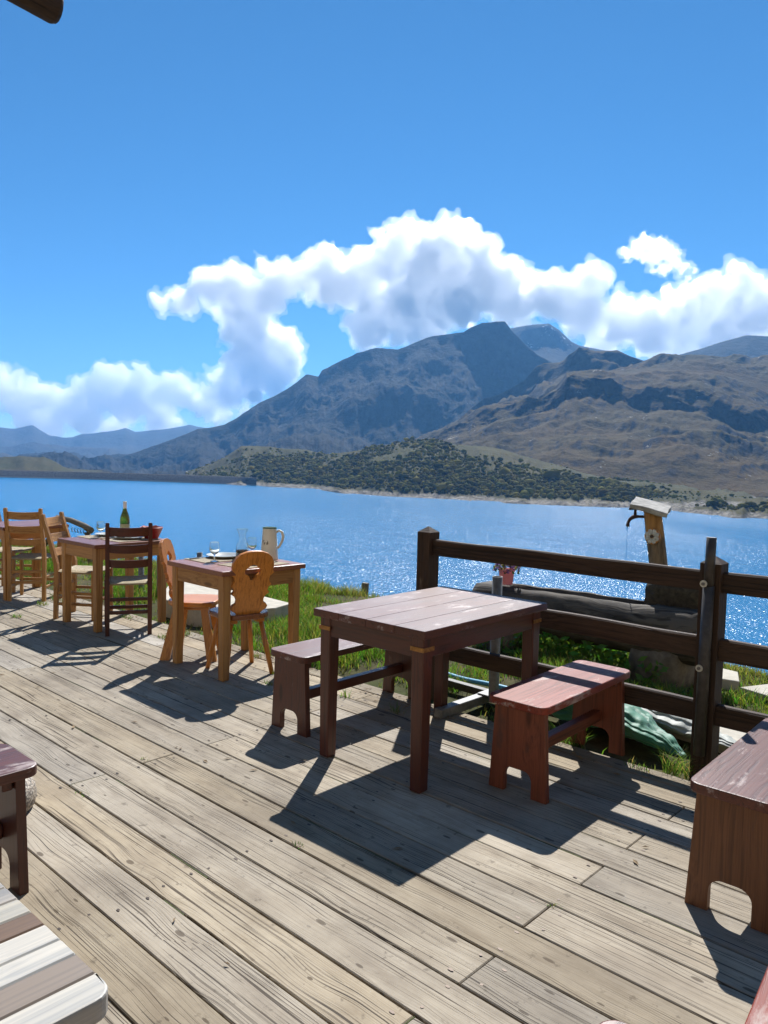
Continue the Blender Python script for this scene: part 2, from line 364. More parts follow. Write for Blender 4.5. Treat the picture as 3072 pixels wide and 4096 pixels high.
def tube(name, pts, r, mat, parent=None, n=10, smooth=True):
    pts = [Vector(p) for p in pts]
    rs = r if hasattr(r, '__len__') else [r] * len(pts)
    rings = []
    prev = None
    for i, p in enumerate(pts):
        d = (pts[min(i + 1, len(pts) - 1)] - pts[max(i - 1, 0)]).normalized()
        a = prev if prev is not None else (Vector((0, 0, 1)) if abs(d.z) < 0.9 else Vector((1, 0, 0)))
        u = d.cross(a).normalized(); v = u.cross(d).normalized(); prev = v
        rings.append([p + (u * math.cos(t) + v * math.sin(t)) * rs[i] for t in [2 * math.pi * k / n for k in range(n)]])
    return loft(name, rings, mat, parent, smooth)

def lathe(name, prof, mat, parent=None, n=24, loc=(0, 0, 0), cap=False):
    rings = [[(r * math.cos(2 * math.pi * k / n), r * math.sin(2 * math.pi * k / n), z) for k in range(n)] for r, z in prof]
    o = loft(name, rings, mat, parent, True, cap)
    o.location = loc
    return o

from mathutils.geometry import tessellate_polygon
def slab2d(name, loops, thick, mat, parent=None, M=None, bevel=0.0):
    """flat outline (with holes) given in local x,z; thickness along y; optional small chamfer"""
    V, F = [], []
    flat = [p for l in loops for p in l]
    tris = tessellate_polygon([[Vector((p[0], p[1], 0)) for p in l] for l in loops])
    N = len(flat)
    for sgn in (-1, 1):
        V += [(p[0], sgn * thick / 2, p[1]) for p in flat]
    bm = bmesh.new(); vs = [bm.verts.new(v) for v in V]
    for t in tris:
        a, b, c = t
        for off in (0, N):
            try: bm.faces.new((vs[a + off], vs[b + off], vs[c + off]))
            except ValueError: pass
    o0 = 0
    for l in loops:
        m = len(l)
        for i in range(m):
            j = (i + 1) % m
            bm.faces.new((vs[o0 + i], vs[o0 + j], vs[N + o0 + j], vs[N + o0 + i]))
        o0 += m
    bmesh.ops.recalc_face_normals(bm, faces=bm.faces[:])
    if bevel > 0:
        ed = [e for e in bm.edges if len(e.link_faces) == 2 and e.calc_face_angle(0) > 1.2 and abs(e.verts[0].co.y - e.verts[1].co.y) < 1e-6]
        bmesh.ops.bevel(bm, geom=ed, offset=bevel, segments=2, affect='EDGES', profile=0.5)
    if M is not None: bm.transform(M)
    return bm_obj(name, bm, mat, parent)

def rrect(x0, x1, z0, z1, r, n=5, rs=None):
    rs = rs or (r, r, r, r); P = []
    for (cx, cz, a0, rr) in ((x1 - rs[0], z0 + rs[0], -90, rs[0]), (x1 - rs[1], z1 - rs[1], 0, rs[1]), (x0 + rs[2], z1 - rs[2], 90, rs[2]), (x0 + rs[3], z0 + rs[3], 180, rs[3])):
        for k in range(n + 1):
            a = R(a0 + 90 * k / n); P.append((cx + rr * math.cos(a), cz + rr * math.sin(a)))
    return P

def copy_tree(o, parent=None):
    c = o.copy(); COL.objects.link(c); c.parent = parent
    for ch in list(o.children): copy_tree(ch, c)
    return c

# ------------------------------------------------------------------ wood and other materials
def wood(name, light, dark, axis='X', rough=0.55, grain=1.0, wear=None, worn=0.0, spec=0.4, bump=0.25, var=0.25, knots=True, coat=0.0):
    """planed wood: long grain along one local axis, knots, per-piece tone; wear = (colour, amount) of rubbed-off finish"""
    t = NT(name)
    co = t.coord('Object'); rnd = t.n('ObjectInfo').outputs['Random']
    rv = t.n('CombineXYZ', i_0=t.math('MULTIPLY', rnd, 37.0), i_1=t.math('MULTIPLY', rnd, 91.0), i_2=t.math('MULTIPLY', rnd, 53.0)).outputs[0]
    p = t.n('VectorMath', operation='ADD', i_0=co, i_1=rv).outputs[0]
    k = {'X': (0, 1, 2), 'Y': (1, 0, 2), 'Z': (2, 0, 1)}[axis]
    def sc_(a, b):
        v = [b, b, b]; v[k[0]] = a; return tuple(v)
    wob = t.noise(t.mapping(p, sc_(1.3, 7.0)), 1.0, 3, 0.5)
    kd = t.vor(t.mapping(p, sc_(1.5, 5.2)), 1.0)
    knot = t.ramp(kd, [(0.05, 1.0), (0.10, 0.0)]) if knots else 0.0
    around = t.ramp(kd, [(0.02, 1.0), (0.42, 0.0)], 'EASE') if knots else 0.0
    shift = t.math('ADD', t.math('MULTIPLY', wob, 0.06), t.math('MULTIPLY', around, 0.035))
    pw = t.n('VectorMath', operation='ADD', i_0=p, i_1=t.n('CombineXYZ', i_0=shift, i_1=shift, i_2=shift).outputs[0]).outputs[0]
    g1 = t.noise(t.mapping(pw, sc_(0.9 * grain, 70.0 * grain)), 1.0, 4, 0.6)
    g2 = t.noise(t.mapping(pw, sc_(3.0 * grain, 260.0 * grain)), 1.0, 2, 0.5)
    lines = t.ramp(g1, [(0.36, 1.0), (0.46, 0.25), (0.60, 0.0)])
    tone = t.noise(t.mapping(p, sc_(1.2, 4.0)), 1.0, 4, 0.6)
    c = t.mix(t.ramp(tone, [(0.3, 0.0), (0.7, 1.0)]), light, tuple(a * (1 - var) + b * var for a, b in zip(light, dark)))
    c = t.mix(t.math('MULTIPLY', lines, 0.85), c, dark)
    c = t.mix(t.math('MULTIPLY', t.ramp(g2, [(0.4, 1.0), (0.55, 0.0)]), 0.35), c, dark)
    if knots: c = t.mix(t.math('MULTIPLY', knot, 0.8), c, tuple(a * 0.55 for a in dark))
    hsv = t.n('HueSaturation', i_Color=c, i_Value=t.math('ADD', 0.86, t.math('MULTIPLY', rnd, 0.28)))
    c = hsv.outputs[0]
    rg = rough
    if wear is not None:
        wm = t.noise(t.mapping(p, sc_(4.0, 13.0)), 1.0, 7, 0.68)
        wmask = t.ramp(wm, [(1.0 - wear[1], 0.0), (1.0 - wear[1] + 0.10, 1.0)])
        c = t.mix(wmask, c, wear[0])
        rg = t.math('ADD', rough, t.math('MULTIPLY', wmask, 0.2))
    h = t.math('SUBTRACT', t.math('MULTIPLY', g2, 0.3), lines)
    t.bsdf(c, rg, t.bump(h, bump, 0.002), Specular_IOR_Level=spec, Coat_Weight=coat, Coat_Roughness=0.15)
    return t.m
_W = {}
def W(kind, axis):
    if (kind, axis) not in _W:
        d = dict(
            maroon=dict(light=(0.100, 0.024, 0.012), dark=(0.042, 0.012, 0.008), rough=0.42, wear=((0.20, 0.13, 0.10), 0.36), spec=0.45, var=0.4, coat=0.15),
            maroon_top=dict(light=(0.135, 0.036, 0.020), dark=(0.05, 0.014, 0.010), rough=0.42, wear=((0.33, 0.26, 0.24), 0.43), spec=0.5, var=0.5),
            red=dict(light=(0.225, 0.062, 0.029), dark=(0.09, 0.025, 0.013), rough=0.45, wear=((0.11, 0.045, 0.03), 0.42), spec=0.4, var=0.5),
            red_top=dict(light=(0.25, 0.044, 0.022), dark=(0.10, 0.022, 0.013), rough=0.48, wear=((0.40, 0.30, 0.26), 0.45), spec=0.3, var=0.6),
            brown=dict(light=(0.20, 0.082, 0.034), dark=(0.085, 0.034, 0.016), rough=0.5, wear=((0.10, 0.05, 0.03), 0.42), spec=0.4, var=0.5),
            honey=dict(light=(0.48, 0.22, 0.060), dark=(0.26, 0.105, 0.026), rough=0.45, spec=0.4),
            oak=dict(light=(0.46, 0.235, 0.078), dark=(0.23, 0.10, 0.030), rough=0.5, spec=0.35),
            varnish=dict(light=(0.62, 0.245, 0.045), dark=(0.33, 0.105, 0.017), rough=0.32, spec=0.45, coat=0.15),
            varnish_dark=dict(light=(0.30, 0.11, 0.035), dark=(0.12, 0.04, 0.015), rough=0.3, spec=0.5, coat=0.2),
            mahogany=dict(light=(0.095, 0.022, 0.013), dark=(0.035, 0.010, 0.007), rough=0.38, spec=0.45, knots=False),
            tabletop=dict(light=(0.27, 0.095, 0.045), dark=(0.12, 0.038, 0.02), rough=0.33, spec=0.5, knots=False),
            fence=dict(light=(0.080, 0.046, 0.027), dark=(0.020, 0.013, 0.009), rough=0.7, wear=((0.13, 0.10, 0.075), 0.36), spec=0.25, bump=0.5, var=0.5),
            weathered=dict(light=(0.23, 0.205, 0.165), dark=(0.07, 0.058, 0.045), rough=0.85, spec=0.2, bump=0.6, var=0.4),
        )[kind]
        _W[kind, axis] = wood(f'{kind}_wood_{axis.lower()}', axis=axis, **d)
    return _W[kind, axis]

def plain(name, col, rough=0.5, metal=0.0, spec=0.5, noise=0.0, scale=40.0, bump=0.0, **kw):
    t = NT(name); c = col; nrm = None
    if noise > 0 or bump > 0:
        co = t.coord('Object'); nz = t.noise(co, scale, 5, 0.6)
        if noise > 0: c = t.mix(t.ramp(nz, [(0.3, 0.0), (0.7, 1.0)]), tuple(a * (1 - noise) for a in col), tuple(min(1, a * (1 + noise)) for a in col))
        if bump > 0: nrm = t.bump(nz, bump, 0.004)
    t.bsdf(c, rough, nrm, Metallic=metal, Specular_IOR_Level=spec, **kw)
    return t.m

def deck_mat():
    t = NT('weathered_deck_plank')
    co = t.coord('Object'); rnd = t.n('ObjectInfo').outputs['Random']
    rv = t.n('CombineXYZ', i_0=t.math('MULTIPLY', rnd, 137.0), i_1=t.math('MULTIPLY', rnd, 71.0), i_2=0.0).outputs[0]
    ys = t.math('ADD', 0.7, t.math('MULTIPLY', t.math('FRACT', t.math('MULTIPLY', rnd, 13.7)), 0.75))       # every board has its own ring spacing
    p = t.n('VectorMath', operation='ADD', i_0=t.n('VectorMath', operation='MULTIPLY', i_0=co, i_1=t.n('CombineXYZ', i_0=1.0, i_1=ys, i_2=1.0).outputs[0]).outputs[0], i_1=rv).outputs[0]
    sx = t.n('SeparateXYZ', i_0=co)
    # knots: sparse flattened cells, the grain bends round them
    vk = t.n('TexVoronoi', feature='F1', voronoi_dimensions='2D'); t.set(vk, 'Vector', t.mapping(p, (2.6, 6.5, 1))); t.set(vk, 'Scale', 1.0)
    kd = vk.outputs['Distance']; kr = t.n('SeparateXYZ', i_0=vk.outputs['Color']).outputs[0]
    has = t.math('GREATER_THAN', kr, 0.25)
    size = t.math('MULTIPLY', t.math('ADD', kr, 0.25), 0.052)
    inner = t.math('MULTIPLY', has, t.math('SUBTRACT', 1.0, t.math('SMOOTH_MIN', t.math('DIVIDE', kd, size), 1.0, 0.1), clamp=True))
    inner = t.ramp(inner, [(0.05, 0.0), (0.3, 1.0)])
    bend = t.math('MULTIPLY', has, t.ramp(kd, [(0.0, 1.0), (0.5, 0.0)], 'EASE'))
    wob = t.noise(t.mapping(p, (1.1, 5.0, 1)), 1.0, 3, 0.5)
    sh_ = t.math('ADD', t.math('MULTIPLY', wob, 0.022), t.math('MULTIPLY', bend, 0.014))
    pw = t.n('VectorMath', operation='ADD', i_0=p, i_1=t.n('CombineXYZ', i_0=0.0, i_1=sh_, i_2=0.0).outputs[0]).outputs[0]
    gA = t.noise(t.mapping(pw, (1.3, 165.0, 1)), 1.0, 2, 0.5)
    gB = t.noise(t.mapping(pw, (0.6, 75.0, 1)), 1.0, 2, 0.5)
    g2 = t.noise(t.mapping(pw, (3.0, 330.0, 1)), 1.0, 2, 0.6)
    dens = t.ramp(t.noise(t.mapping(p, (0.9, 9.0, 1)), 1.0, 3, 0.5), [(0.38, 0.12), (0.6, 1.0)])
    lines = t.math('MULTIPLY', t.ramp(gA, [(0.385, 1.0), (0.425, 0.0)]), dens)
    crack = t.math('MULTIPLY', t.ramp(gB, [(0.315, 1.0), (0.355, 0.0)]), t.ramp(t.noise(t.mapping(p, (1.6, 3.0, 1)), 1.0, 2, 0.5), [(0.42, 0.0), (0.55, 1.0)]))
    fine = t.ramp(g2, [(0.36, 1.0), (0.5, 0.0)])
    tone = t.noise(t.mapping(p, (0.8, 5.0, 1)), 1.0, 5, 0.6); blot = t.noise(t.mapping(p, (3.5, 9.0, 1)), 1.0, 5, 0.6)
    c = t.mix(t.ramp(tone, [(0.28, 0.0), (0.72, 1.0)]), (0.345, 0.288, 0.210), (0.405, 0.352, 0.275))
    c = t.mix(t.ramp(blot, [(0.48, 0.0), (0.70, 0.8)]), c, (0.235, 0.190, 0.137))
    wp = t.n('NewGeometry').outputs['Position']
    stain = t.ramp(t.noise(wp, 1.7, 7, 0.66), [(0.40, 0.0), (0.64, 0.55)])
    c = t.mix(stain, c, (0.16, 0.13, 0.098))
    spots = t.ramp(t.noise(wp, 22.0, 4, 0.6), [(0.62, 0.0), (0.70, 0.6)])
    c = t.mix(spots, c, (0.11, 0.088, 0.064))
    # dirt settles along the two long edges and board ends
    c = t.mix(t.math('MULTIPLY', fine, 0.4), c, (0.13, 0.10, 0.068))
    c = t.mix(t.math('MULTIPLY', lines, 0.95), c, (0.062, 0.047, 0.033))
    c = t.mix(t.math('MULTIPLY', crack, 0.9), c, (0.035, 0.027, 0.02))
    ring = t.math('MULTIPLY', has, t.ramp(t.math('DIVIDE', kd, size), [(0.75, 0.0), (0.92, 1.0), (1.08, 0.0)]))
    c = t.mix(t.math('MULTIPLY', inner, 0.85), c, (0.09, 0.067, 0.045))
    c = t.mix(t.math('MULTIPLY', ring, 0.7), c, (0.05, 0.04, 0.03))
    edge = t.math('ABSOLUTE', sx.outputs[1])
    em = t.ramp(t.math('ADD', edge, t.math('MULTIPLY', t.math('SUBTRACT', blot, 0.5), 0.03)), [(0.086, 0.0), (0.094, 0.55)])
    c = t.mix(em, c, (0.13, 0.10, 0.06))
    hsv = t.n('HueSaturation', i_Color=c, i_Value=t.math('ADD', 0.84, t.math('MULTIPLY', rnd, 0.32)), i_Saturation=t.math('ADD', 0.7, t.math('MULTIPLY', t.math('FRACT', t.math('MULTIPLY', rnd, 7.31)), 0.55)))
    h = t.math('SUBTRACT', t.math('MULTIPLY', g2, 0.25), t.math('ADD', lines, crack))
    t.bsdf(hsv.outputs[0], 0.8, t.bump(h, 0.55, 0.003), Specular_IOR_Level=0.25)
    return t.m

# ------------------------------------------------------------------ ground, deck
def crest_t(s): return np.where(s > -7, 7.0, 7.0 + (s + 7) * 0.27) + 0.15 * np.sin(s * 0.9)
def ground_z(s, t):
    s = np.asarray(s, float); t = np.asarray(t, float)
    z = -0.035 + 0.03 * fbm(s * 0.9, t * 0.9, 0, 3, 71) - 0.12 * np.clip((t - 4.2) / 3.0, 0, 1)
    tc = np.clip(crest_t(s), 3.9, 9)
    z = z - np.clip(t - tc, 0, None) * 0.95 - 0.12 * np.clip((t - tc + 0.4) / 0.4, 0, 1) ** 2
    z = np.where(t < 3.68, -0.14, z)
    return np.maximum(z, LAKE_Z - 4)
def ground_mat():
    t = NT('meadow_soil')
    pos = t.n('NewGeometry').outputs['Position']
    a = t.noise(pos, 1.1, 6, 0.6); b_ = t.noise(pos, 9.0, 6, 0.65)
    c = t.mix(t.ramp(a, [(0.35, 0.0), (0.65, 1.0)]), (0.045, 0.06, 0.016), (0.11, 0.085, 0.045))
    c = t.mix(t.ramp(b_, [(0.35, 0.6), (0.6, 0.0)]), c, (0.03, 0.026, 0.014))
    t.bsdf(c, 0.95, t.bump(b_, 0.8, 0.03), Specular_IOR_Level=0.1)
    return t.m
gs = np.unique(np.concatenate([np.linspace(-400, -40, 19), np.linspace(-40, -18, 12), np.linspace(-18, 3, 106), np.linspace(3, 30, 15), np.linspace(30, 400, 19)]))
gt = np.unique(np.concatenate([np.linspace(-300, -10, 12), np.linspace(-10, 3.66, 6), np.linspace(3.7, 9, 54), np.linspace(9, 30, 22), np.linspace(30, 130, 14)]))
GS, GT = np.meshgrid(gs, gt)
gv = np.stack([GS, GT, ground_z(GS, GT)], -1).reshape(-1, 3)
gi = np.arange(gv.shape[0]).reshape(GS.shape)
gf = np.stack([gi[:-1, :-1], gi[:-1, 1:], gi[1:, 1:], gi[1:, :-1]], -1).reshape(-1, 4)
tag(mesh_np('ground', gv, gf, ground_mat(), smooth=True), kind='structure')

M_DECK = deck_mat()
deck = empty('deck', (0, 0, 0), kind='structure')
PITCHW, T0 = 0.1845, 1.2
rnd = random.Random(5)
screw_pts = []
def plank_mesh(L, wd):
    bm = bmesh.new()
    add_box(bm, (0, 0, 0), (L, wd, 0.034), None, 0.0035, None, 1)
    me = bpy.data.meshes.new('plank'); bm.to_mesh(me); bm.free(); me.materials.append(M_DECK)
    return me
for r_ in range(-12, 14):
    t0 = T0 + PITCHW * r_
    wd = PITCHW - 0.0055
    tc = t0 + PITCHW / 2
    if r_ == 13: wd, tc = 0.118, t0 + 0.0625
    off = -1.29 if r_ % 2 == 1 else -3.375
    off += rnd.uniform(-0.012, 0.012) + 0.0
    js = sorted([off + 4.14 * k for k in range(-4, 3)])
    js = [j for j in js if -13.0 < j < 3.4]
    ends = [-13.6] + js + [3.6]
    for a_, b_ in zip(ends[:-1], ends[1:]):
        L = b_ - a_ - 0.0045
        o = bpy.data.objects.new('plank', plank_mesh(L, wd + rnd.uniform(-0.0025, 0.0015))); link(o, deck)
        o.location = ((a_ + b_) / 2, tc, -0.017 + rnd.uniform(-0.002, 0.0015))
        o.rotation_euler = (rnd.uniform(-0.006, 0.006), 0, rnd.uniform(-0.0006, 0.0006))
        n_j = max(1, int(round(L / 1.035)))
        for k in range(n_j + 1):
            x = a_ + 0.05 + (L - 0.09) * k / n_j
            for dy in (-0.055, 0.058):
                screw_pts.append((x + rnd.uniform(-.012, .012), tc + dy + rnd.uniform(-.008, .008)))
# screw heads: tiny, joined
bm = bmesh.new()
for (x, y) in screw_pts:
    if y > 0.6 and -11 < x < 1:
        bmesh.ops.create_circle(bm, cap_ends=True, radius=0.0052, segments=7, matrix=Matrix.Translation((x, y, 0.0018)) @ Matrix.Diagonal((rnd.uniform(1.0, 2.2), 1, 1, 1)))
scr = bm_obj('screw', bm, plain('rusty_screw', (0.05, 0.035, 0.025), 0.5, 0.6), deck); scr['kind'] = 'stuff'
# moss in the board ends and some gaps, dry bits blown against the edge
bmm = bmesh.new()
for r_ in range(0, 13):
    for j in ((-1.29, -5.43) if r_ % 2 == 1 else (-3.375, -7.5)):
        add_box(bmm, (j, T0 + PITCHW * (r_ + 0.5), -0.012), (0.0042, PITCHW * 0.96, 0.018))
for k in range(60):
    x, r_ = rnd.uniform(-8, -0.8), rnd.randint(1, 13)
    add_box(bmm, (x, T0 + PITCHW * r_, -0.012), (rnd.uniform(0.05, 0.35), 0.0042, 0.018))
ms = bm_obj('moss', bmm, plain('gap_moss', (0.06, 0.07, 0.018), 0.95, noise=0.5, scale=60), deck); ms['kind'] = 'stuff'
bl = bmesh.new()
for k in range(260):
    x = rnd.uniform(-9.5, -1.0); y = 3.70 - abs(rnd.gauss(0, 0.10)) if k < 200 else rnd.uniform(1.2, 3.6)
    q = rnd.uniform(0.006, 0.016); a = rnd.uniform(0, 6.28); M = Matrix.Translation((x, y, 0.006)) @ Matrix.Rotation(a, 4, 'Z') @ Matrix.Rotation(rnd.uniform(-0.4, 0.4), 4, 'X')
    vs = [bl.verts.new(M @ Vector(v)) for v in ((-q * 1.6, 0, 0), (0, -q * 0.5, 0.003), (q * 1.6, 0, 0), (0, q * 0.5, 0.003))]
    bl.faces.new(vs)
lf = bm_obj('dry_leaf_litter', bl, plain('dry_leaf', (0.20, 0.13, 0.06), 0.8, noise=0.4, scale=8), deck); lf['kind'] = 'stuff'
# joists under the boards keep the gaps dark
bj = bmesh.new()
for k in range(17): add_box(bj, (-13 + k * 1.035, 1.1, -0.085), (0.06, 5.0, 0.09))
jo = bm_obj('joist', bj, plain('dark_joist', (0.03, 0.024, 0.018), 0.9), deck)
jo['kind'] = 'stuff'

# ------------------------------------------------------------------ furniture
def bench(name, label, group, loc, rz, L=0.91, wd=0.31, H=0.445, kind='maroon', kind_top='maroon_top', panel_in=0.06):
    """plank bench: rounded seat, two splayed end panels with an arched cut-out, stretcher; local Y is its length"""
    e = empty(name, loc, rz, label, 'bench', group)
    th = 0.036
    slab2d('seat', [rrect(-wd / 2, wd / 2, -L / 2, L / 2, 0.045)], th, W(kind_top, 'Y'), e, Matrix.Translation((0, 0, H - th / 2)) @ Matrix.Rotation(-math.pi / 2, 4, 'X'), 0.005)
    h = H - th
    for sgn in (-1, 1):
        b, tp, c = wd / 2 * 0.98, wd / 2 * 0.83, wd / 2 * 0.47
        arch = [(-c, 0.0)] + [(-c + 0.045 - 0.045 * math.cos(R(a)), 0.075 + 0.045 * math.sin(R(a))) for a in range(0, 91, 15)] + [(c - 0.045 + 0.045 * math.sin(R(a)), 0.075 + 0.045 * math.cos(R(a))) for a in range(0, 91, 15)] + [(c, 0.0)]
        out = [(-b, 0.0)] + arch + [(b, 0.0), (tp, h), (-tp, h)]
        p = slab2d('end_panel', [out], 0.034, W(kind, 'Z'), e, None, 0.003)
        p.location = (0, sgn * (L / 2 - panel_in), 0)
        box('cleat', (0, sgn * (L / 2 - panel_in - 0.036), h - 0.022), (wd * 0.72, 0.036, 0.042), W(kind, 'X'), e)
    box('stretcher', (0, 0, 0.185), (0.05, L - 2 * panel_in - 0.036, 0.055), W(kind, 'Y'), e)
    return e

def table(name, label, group, loc, rz, sx, sy, H, kind_leg, kind_top, leg=0.07, boards=1, top_th=0.034, apron=0.095, over=0.025, straps=False, splay=0.0):
    e = empty(name, loc, rz, label, 'table', group)
    if boards == 1:
        box('tabletop', (0, 0, H - top_th / 2), (sx, sy, top_th), W(kind_top, 'Y'), e, bevel=0.006, seg=2)
    else:
        bw = sx / boards
        for k in range(boards):
            box('tabletop_board', (-sx / 2 + bw * (k + 0.5), 0, H - top_th / 2), (bw - 0.0012, sy, top_th), W(kind_top, 'Y'), e, bevel=0.002)
    h = H - top_th - 0.001
    lx, ly = sx / 2 - over - leg / 2, sy / 2 - over - leg / 2
    for a in (-1, 1):
        for b in (-1, 1):
            box('leg', (a * lx, b * ly, h / 2), (leg, leg, h), W(kind_leg, 'Z'), e, bevel=0.005, taper=0.86)
            if straps:
                s = box('metal_strap', (a * (lx + leg / 2 + 0.002), b * ly, h - 0.055), (0.003, leg * 1.1, 0.02), M_BRASS, e, bevel=0.0)
                s = box('metal_strap', (a * lx, b * (ly + leg / 2 + 0.002), h - 0.055), (leg * 1.1, 0.003, 0.02), M_BRASS, e, bevel=0.0)
    ins = 0.006
    for a in (-1, 1):
        box('apron', (a * (lx + leg / 2 - 0.013 - ins), 0, h - apron / 2 - 0.001), (0.024, 2 * ly - leg * 0.98, apron), W(kind_leg, 'Y'), e, bevel=0.002)
        box('apron', (0, a * (ly + leg / 2 - 0.013 - ins), h - apron / 2 - 0.001), (2 * lx - leg * 0.98, 0.024, apron), W(kind_leg, 'X'), e, bevel=0.002)
    return e

M_BRASS = plain('tarnished_brass', (0.32, 0.16, 0.05), 0.45, 0.7, noise=0.4, scale=60)
M_STEEL = plain('galvanised_steel', (0.17, 0.165, 0.155), 0.5, 0.25, noise=0.25, scale=30)
M_DKSTEEL = plain('dark_steel', (0.055, 0.048, 0.042), 0.5, 0.2, noise=0.3, scale=30)
M_RUSH = None
def rush_mat():
    t = NT('woven_rush')
    co = t.coord('Object')
    a = t.n('SeparateXYZ', i_0=co)
    d = t.math('SUBTRACT', t.math('ABSOLUTE', a.outputs[0]), t.math('ABSOLUTE', a.outputs[1]))
    sel = t.math('GREATER_THAN', d, 0.0)
    u = t.math('ADD', t.math('MULTIPLY', sel, a.outputs[0]), t.math('MULTIPLY', t.math('SUBTRACT', 1.0, sel), a.outputs[1]))
    st = t.math('SINE', t.math('MULTIPLY', u, 800.0))
    nz = t.noise(co, 25, 4, 0.6)
    c = t.mix(t.ramp(nz, [(0.3, 0.0), (0.7, 1.0)]), (0.40, 0.33, 0.21), (0.58, 0.50, 0.35))
    c = t.mix(t.ramp(st, [(0.0, 0.5), (0.5, 0.0)]), c, (0.22, 0.165, 0.09))
    t.bsdf(c, 0.75, t.bump(st, 0.6, 0.003), Specular_IOR_Level=0.25)
    return t.m
M_RUSH = rush_mat()

def ladder_chair(label, group, loc, rz, kind, wd=0.37, dp=0.35, H=0.95, lean=0.10):
    """ladder-back chair facing local +X: bent back posts, three bowed slats, woven seat, stretchers"""
    e = empty('ladder_back_chair', loc, rz, label, 'chair', group)
    ps = 0.034
    bx_, fx = -dp / 2, dp / 2
    for s in (-1, 1):
        y = s * (wd / 2 - ps / 2)
        rings = []
        for z, dx, k in ((0, -0.012, 1), (0.02, -0.012, 1), (0.43, 0, 1.12), (0.5, -0.004, 1.1), (0.7, -lean * 0.45, 1), (0.9, -lean * 0.95, 0.95), (H - 0.008, -lean, 0.92), (H, -lean, 0.7)):
            q = ps / 2 * k; x = bx_ + dx
            rings.append([(x - q, y - q, z), (x + q, y - q, z), (x + q, y + q, z), (x - q, y + q, z)])
        loft('back_post', rings, W(kind, 'Z'), e, smooth=False)
        yf = s * (wd / 2 + 0.012 - ps / 2)
        box('leg', (fx, yf, 0.225), (ps, ps, 0.45), W(kind, 'Z'), e, bevel=0.004, taper=0.9)
        for zz_ in (0.14, 0.24): beam('stretcher', (bx_ + 0.016, y, zz_), (fx - 0.016, yf, zz_), 0.018, 0.026, W(kind, 'X'), e, 0.003)
    for z0, hh in ((0.84, 0.075), (0.70, 0.07), (0.575, 0.065)):
        rings = []
        for i in range(9):
            u = i / 8 * 2 - 1; y = u * (wd / 2 - ps * 0.75)
            bow = 0.028 * (u * u - 1)
            def X(z): return bx_ - lean * max(0, (z - 0.5) / (H - 0.5)) + bow
            dz = 0.008 * (1 - u * u)
            za, zb = z0 - dz, z0 + hh - dz * 0.8
            rings.append([(X(za) - 0.008, y, za), (X(za) + 0.008, y, za), (X(zb) + 0.008, y, zb), (X(zb) - 0.008, y, zb)])
        loft('slat', rings, W(kind, 'Y'), e, smooth=False)
    box('stretcher', (bx_, 0, 0.19), (0.018, wd - 2 * ps, 0.03), W(kind, 'Y'), e, bevel=0.003)
    box('stretcher', (bx_, 0, 0.3), (0.018, wd - 2 * ps, 0.028), W(kind, 'Y'), e, bevel=0.003)
    box('stretcher', (fx, 0, 0.17), (0.02, wd - 1.3 * ps, 0.03), W(kind, 'Y'), e, bevel=0.003)
    # seat: pillowed woven rush
    n = 12; V = []; F = []
    for zside in (1, -1):
        for i in range(n + 1):
            for j in range(n + 1):
                u, v = i / n * 2 - 1, j / n * 2 - 1
                x = u * (dp / 2 + 0.014); y = v * (wd / 2 + 0.004 + 0.012 * u)
                r = min(1, (1 - max(abs(u), abs(v))) / 0.16)
                z = 0.435 + zside * 0.016 * math.sqrt(max(0, 1 - (1 - r) ** 2)) - 0.012 * (1 - u * u) * (1 - v * v)
                V.append((x, y, z))
    for side in (0, 1):
        o_ = side * (n + 1) ** 2
        for i in range(n):
            for j in range(n):
                q = (o_ + i * (n + 1) + j, o_ + (i + 1) * (n + 1) + j, o_ + (i + 1) * (n + 1) + j + 1, o_ + i * (n + 1) + j + 1)
                F.append(q if side == 0 else q[::-1])
    mesh_np('seat', V, F, M_RUSH, e, smooth=True)
    return e

